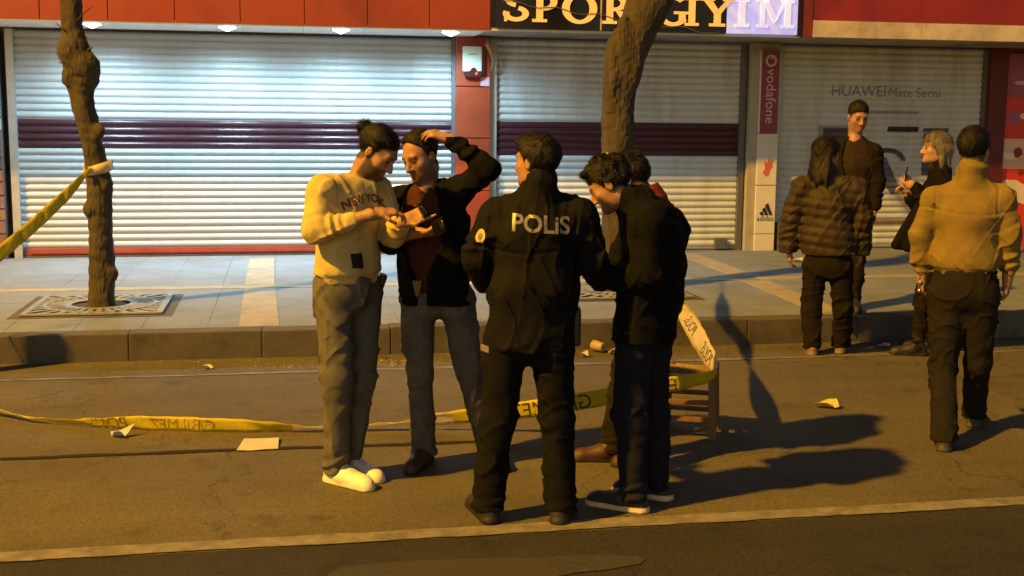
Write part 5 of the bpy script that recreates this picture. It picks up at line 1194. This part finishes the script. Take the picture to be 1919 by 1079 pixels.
# ================================================================== POLICE TAPE, STOOL, LITTER
def catmull(P, n):
    P = [np.array(p, float) for p in P]; out = []
    for i in range(len(P) - 1):
        a = P[max(i - 1, 0)]; b = P[i]; c = P[i + 1]; d = P[min(i + 2, len(P) - 1)]
        for j in range(n):
            t = j / n; out.append(.5 * ((2 * b) + (c - a) * t + (2 * a - 5 * b + 4 * c - d) * t * t + (3 * b - a - 3 * c + d) * t ** 3))
    out.append(P[-1]); return np.array(out)
class Ribbon:
    """control points (x,y,z, tilt in degrees (0 = upright), width)"""
    def __init__(s, ctrl, n=14):
        s.P = catmull(ctrl, n); s.c = s.P[:, :3]; N = len(s.P)
        s.u = np.concatenate([[0], np.cumsum(np.linalg.norm(np.diff(s.c, axis=0), axis=1))])
        t = np.gradient(s.c, axis=0); t /= np.linalg.norm(t, axis=1)[:, None]
        z = np.array([0, 0, 1.0]); side = np.cross(t, z); side /= np.linalg.norm(side, axis=1)[:, None] + 1e-9
        w = np.cross(side, t); a = np.radians(s.P[:, 3])[:, None]
        s.w = w * np.cos(a) + side * np.sin(a); s.nrm = np.cross(s.w, t)
    def at(s, u, v, off=0.0):
        f = lambda A: np.array([np.interp(u, s.u, A[:, k]) for k in range(3)])
        wd = np.interp(u, s.u, s.P[:, 4]); return f(s.c) + f(s.w) * wd * v + f(s.nrm) * off
    def build(s, parent, m, u0=0.0, u1=None, thick=.0012, crease=.007, seed=0):
        u1 = s.u[-1] if u1 is None else u1; n = max(6, int((u1 - u0) / .03)); nv = 4; b = MB(); rs = np.random.RandomState(seed); ph = rs.uniform(0, 6, 3)
        for sd in (1, -1):
            for i in range(n + 1):
                u = u0 + (u1 - u0) * i / n
                for j in range(nv + 1):
                    v = j / nv - .5; b.v.append(tuple(s.at(u, v, sd * thick / 2 + crease * math.sin(u * 31 + v * 5 + ph[0]) * math.sin(u * 9 + ph[1]))))
        M_ = (n + 1) * (nv + 1)
        for i in range(n):
            for j in range(nv):
                a = i * (nv + 1) + j; b.f.append((a, a + 1, a + nv + 2, a + nv + 1)); b.f.append((a + M_, a + nv + 1 + M_, a + nv + 2 + M_, a + 1 + M_))
        for i in range(n):
            for a in (i * (nv + 1), i * (nv + 1) + nv): b.f.append((a, a + nv + 1, a + nv + 1 + M_, a + M_))
        s.ph = ph; s.crease = crease
        return b.build('strip', m, parent, smooth=True)
    def text(s, parent, txt, u, size, m, mirror, off, flip=1):
        bm = text_mesh(txt, 1.0, .0, 'LEFT', mirror); xs_ = [v.co.x for v in bm.verts]; x0 = min(xs_)
        bmesh.ops.translate(bm, vec=(-x0, -.36, 0), verts=bm.verts); grid_cut(bm, .12, (0,))
        for v in bm.verts:
            uu, vv = u + v.co.x * size, v.co.y * size / np.interp(u, s.u, s.P[:, 4]) * flip
            v.co = s.at(uu, max(-.49, min(.49, vv)), off + s.crease * math.sin(uu * 31 + vv * 5 + s.ph[0]) * math.sin(uu * 9 + s.ph[1]))
        return from_bm('printed_text', bm, m, parent)
def loc_tape(label): 
    o = empty('police_tape'); tag(o, label, 'police tape', 'police barrier tapes'); return o
# tape one: from the thin tree down to the post on the left
A = np.array([-1.60, 10.555, 1.375]); 
t1 = loc_tape('yellow police tape slanting from the thin tree to the left edge')
rb = Ribbon([(-1.57, 10.555, 1.40, 10, .03), (-1.63, 10.48, 1.34, 20, .045), (-1.74, 10.26, 1.19, 25, .085), (-2.0, 9.72, .90, 25, .10), (-2.3, 9.14, .62, 22, .10), (-2.58, 8.66, .42, 10, .09)])
t1 = rb.build(t1, 'tape_yellow', seed=3)
for k in range(4):
    rb.text(t1, 'POLiS', .30 + k * .62, .072, 'tape_ink_faint', True, -.0022); rb.text(t1, '||', .60 + k * .62, .09, 'tape_ink', True, -.0022)
tw = loc_tape('short loop of pale tape knotted round the thin tree')
b = MB(); n = 26
for i in range(n + 1):
    a = 2 * math.pi * i / n; r = .118 + .004 * math.sin(5 * a); zz = 1.40 + .03 * math.cos(a - .4)
    hgt = .034 + .012 * math.cos(a + .8)
    for q, rr in ((-hgt, r), (hgt, r), ): b.v.append((-1.535 + rr * math.cos(a), 10.67 + rr * math.sin(a), zz + q))
    if i: p = 2 * i - 2; b.f.append((p, p + 2, p + 3, p + 1))
o = b.build('loop', 'tape_pale', tw, smooth=True); md = o.modifiers.new('s', 'SOLIDIFY'); md.thickness = .003
b = MB().tube([(-1.60, 10.55, 1.395), (-1.63, 10.535, 1.41), (-1.61, 10.53, 1.36), (-1.645, 10.52, 1.345)], [.012, .018, .016, .006], 8); b.build('knot', 'tape_yellow', tw, smooth=True)
t3 = loc_tape('scrap of white tape tied round the thick tree')
b = MB().tube([(3.0, 10.94, 1.49), (2.985, 10.93, 1.515), (3.02, 10.925, 1.50), (2.97, 10.93, 1.54)], [.01, .016, .012, .005], 8); b.build('knot', 'paper', t3, smooth=True)
b = MB(); n = 26
for i in range(n + 1):
    a = 2 * math.pi * i / n; r = .19; zz = 1.47 + .02 * math.cos(a)
    for q in (-.012, .012): b.v.append((3.125 + r * math.cos(a), 11.08 + r * math.sin(a), zz + q))
    if i: p = 2 * i - 2; b.f.append((p, p + 2, p + 3, p + 1))
o = b.build('loop', 'paper', t3, smooth=True); md = o.modifiers.new('s', 'SOLIDIFY'); md.thickness = .003
# tape two: along the road from the post to the stool and up to the hand of the man in plaid
t2 = loc_tape('long yellow police tape trailing low over the road to the stool')
rb = Ribbon([(-2.58, 8.66, .24, 20, .05), (-1.95, 7.85, .075, 55, .07), (-1.60, 7.50, .035, 75, .05), (-1.27, 7.30, .030, 40, .05), (-.83, 7.15, .042, 8, .085), (-.27, 7.0, .042, 10, .08),
             (.0, 6.96, .03, 45, .075), (.19, 6.95, .028, 70, .07), (.62, 6.9, .046, 68, .075), (.90, 6.85, .078, 20, .085), (1.35, 6.7, .148, 4, .10), (1.69, 6.55, .228, 2, .10), (2.12, 6.40, .335, 6, .09), (2.37, 6.37, .385, 10, .07), (2.425, 6.42, .405, 20, .05)])
LU = rb.u[-1]
ua = rb.u[int(14 * 3.0)]; ub = rb.u[int(14 * 6.2)]; uc = rb.u[int(14 * 9.2)]
sa_ = rb.build(t2, 'tape_yellow', 0, ub, seed=5); rb.build(t2, 'tape_pale', ub, uc, seed=5, crease=.007); sb_ = rb.build(t2, 'tape_yellow', uc, LU, seed=5)
rb.text(sa_, 'POLiS', ua + .12, .10, 'tape_ink_faint', True, -.0024); rb.text(sa_, '||', ua + .42, .11, 'tape_ink_faint', True, -.0024); rb.text(sa_, 'GiRiLMEZ', ua + .50, .095, 'tape_ink_faint', True, -.0024)
u0 = uc + .18
rb.text(sb_, '||', u0 + .06, .12, 'tape_ink', True, -.0024); rb.text(sb_, 'GiRiLMEZ', u0 + .16, .118, 'tape_ink', True, -.0024); rb.text(sb_, '||', u0 + .78, .12, 'tape_ink', True, -.0024); rb.text(sb_, 'POLiS', u0 + .86, .118, 'tape_ink', True, -.0024)
t4 = loc_tape('pale police tape rising from the stool towards the thick tree')
pts = []
for t, tl, w in ((0, 10, .05), (.02, 15, .10), (.07, 20, .125), (.13, 30, .125), (.2, 60, .10), (.28, 100, .09), (.38, 150, .12), (.5, 185, .12), (.62, 200, .11), (.75, 260, .08), (.9, 330, .05), (1, 360, .03)):
    pts.append((2.425 + .575 * t, 6.42 + 4.51 * t, .41 + 1.09 * t - .25 * t * (1 - t), tl, w))
rb = Ribbon(pts, 10)
t4 = rb.build(t4, 'tape_pale', seed=9, crease=.006)
for u_ in (.14, .62, 1.1): rb.text(t4, 'POLiS', u_, .10, 'tape_ink', False, -.0024); rb.text(t4, 'POLiS', u_, .10, 'tape_ink', False, .0024)

# small wooden stool with a straw seat
st = empty('stool', (2.33, 6.60, 0), R(-24)); tag(st, 'low wooden stool with woven straw seat and police tape', 'stool')
hw, hd, H = .135, .13, .385
for sx in (-1, 1):
    for sy in (-1, 1):
        MB().bar((sx * (hw + .012), sy * (hd + .012), 0), (sx * hw, sy * hd, H + .018), .044, .044).build('leg', 'wood', st, bevel=.004)
for zz in (.115, .215):
    for sy in (-1, 1): MB().bar((-hw - .004, sy * (hd + .004), zz), (hw + .004, sy * (hd + .004), zz), .026, .028).build('rung', 'wood', st, bevel=.003)
    for sx in (-1, 1): MB().bar((sx * (hw + .004), -hd, zz - .03), (sx * (hw + .004), hd, zz - .03), .026, .028).build('rung', 'wood', st, bevel=.003)
for sy in (-1, 1): MB().bar((-hw, sy * hd, H - .03), (hw, sy * hd, H - .03), .026, .034).build('seat_rail', 'wood', st, bevel=.004)
for sx in (-1, 1): MB().bar((sx * hw, -hd, H - .03), (sx * hw, hd, H - .03), .026, .034).build('seat_rail', 'wood', st, bevel=.004)
b = MB()
for k in range(22):
    y = -hd - .012 + (2 * hd + .024) * k / 21
    b.tube([(-hw - .016, y, H - .035), (-hw - .012, y, H - .008), (0, y, H - .012), (hw + .012, y, H - .008), (hw + .016, y, H - .035)], .0085, 6)
o = b.build('woven_seat', 'straw', st, smooth=True)

# paper and other litter
def flat_scrap(name, m, label, loc, poly, lift, cat, rz=0.0, fold=None):
    bm = bmesh.new(); fc = bm.faces.new([bm.verts.new((x, y, .003 + lift * (x * 3.0) ** 2 + lift * .3 * math.sin(9 * y + 5 * x))) for x, y in poly])
    bmesh.ops.triangulate(bm, faces=bm.faces); bmesh.ops.subdivide_edges(bm, edges=bm.edges, cuts=2, use_grid_fill=True)
    for v in bm.verts: v.co.z = .004 + abs(lift * (v.co.x * 4) ** 2 + lift * .4 * math.sin(21 * v.co.y + 9 * v.co.x))
    bmesh.ops.recalc_face_normals(bm, faces=bm.faces); g = bmesh.ops.extrude_face_region(bm, geom=bm.faces[:]); bmesh.ops.translate(bm, vec=(0, 0, .0015), verts=[e for e in g['geom'] if isinstance(e, bmesh.types.BMVert)])
    bmesh.ops.recalc_face_normals(bm, faces=bm.faces)
    o = from_bm(name, bm, m); o.location = loc; o.rotation_euler = (0, 0, rz); tag(o, label, cat, 'litter on the road'); return o
flat_scrap('paper_card', 'card', 'flat beige sheet of card lying in front of the fallen tape', (-.17, 6.70, 0), [(-.13, -.10), (.09, -.14), (.14, .08), (-.05, .13)], .02, 'paper', .2)
flat_scrap('paper_scrap', 'paper_blue', 'crumpled pale blue scrap under the yellow tape', (-.945, 6.99, 0), [(-.03, -.03), (.0, -.06), (.03, -.02), (.09, .03), (.0, .03), (-.05, .04)], .13, 'paper', .1)
flat_scrap('paper_scrap', 'paper', 'tiny white scrap near the far edge line on the left', (-.571, 8.88, 0), [(-.03, -.02), (.0, -.03), (.045, -.01), (.02, .02), (-.02, .03)], .13, 'paper', .1)
flat_scrap('dry_leaf', 'leaf_dry', 'curled yellow leaf lying alone on the road to the right', (3.41, 7.05, 0), [(-.08, -.02), (.0, -.05), (.08, -.03), (.07, .03), (.02, .05), (-.05, .035)], .12, 'leaf', -.3)
flat_scrap('paper_scrap', 'paper', 'small white paper by the boots of the fair haired woman', (4.84, 8.99, 0), [(-.06, -.02), (.02, -.03), (.06, .0), (.02, .03), (-.05, .02)], .1, 'paper', .1)
flat_scrap('paper_scrap', 'paper', 'white scrap on the pavement beside the quilted jacket', (5.93, 13.2, ZP), [(-.09, -.03), (.05, -.05), (.09, .02), (-.02, .05)], .1, 'paper', .1)
flat_scrap('paper_scrap', 'paper', 'small torn paper on the road between officer and young man', (2.28, 8.93, 0), [(-.04, -.03), (.03, -.02), (.04, .03), (-.02, .03)], .13, 'paper', .1)
cp = empty('paper_cup', (2.45, 9.13, .045), .5); tag(cp, 'crumpled beige paper cup lying against the kerb', 'cup')
b = MB().tube([(0, -.06, 0), (0, -.03, .0), (0, .03, .002), (0, .055, .003)], [.034, .037, .042, .044], 16, cap=False); o = b.build('wall', 'cup', cp, smooth=True); o.modifiers.new('s', 'SOLIDIFY').thickness = .002
MB().tube([(0, -.058, 0), (0, -.054, 0)], .033, 16).build('base', 'cup', cp)
flat_scrap('cup_lid', 'cup', 'dark squashed lid beside the beige paper cup', (2.55, 9.02, 0), [(-.05, -.03), (.04, -.04), (.08, .0), (.03, .03), (-.04, .03)], .13, 'lid', .4)
# broken glass and grit swept along the gutter
b = MB(); rnd = random.Random(21)
for k in range(600):
    x = rnd.gauss(.55, .45) if k < 380 else rnd.uniform(-2.5, 6.5); y = rnd.gauss(8.93, .07) if k < 380 else YK - .03 - abs(rnd.gauss(0, .07)); s = rnd.uniform(.003, .010) if k < 380 else rnd.uniform(.003, .009)
    if y > YK - .015: continue
    a = rnd.uniform(0, 6.28); b.add([(x + s * math.cos(a), y + s * math.sin(a), .001), (x + s * math.cos(a + 2.1), y + s * math.sin(a + 2.1), .001), (x + s * math.cos(a + 4.2), y + s * math.sin(a + 4.2), .001), (x, y, s * rnd.uniform(.5, 1.2))], [(0, 1, 3), (1, 2, 3), (2, 0, 3)])
o = b.build('gutter_grit', 'grit'); tag(o, 'pale grit and broken glass scattered along the gutter', 'grit', kind='stuff')
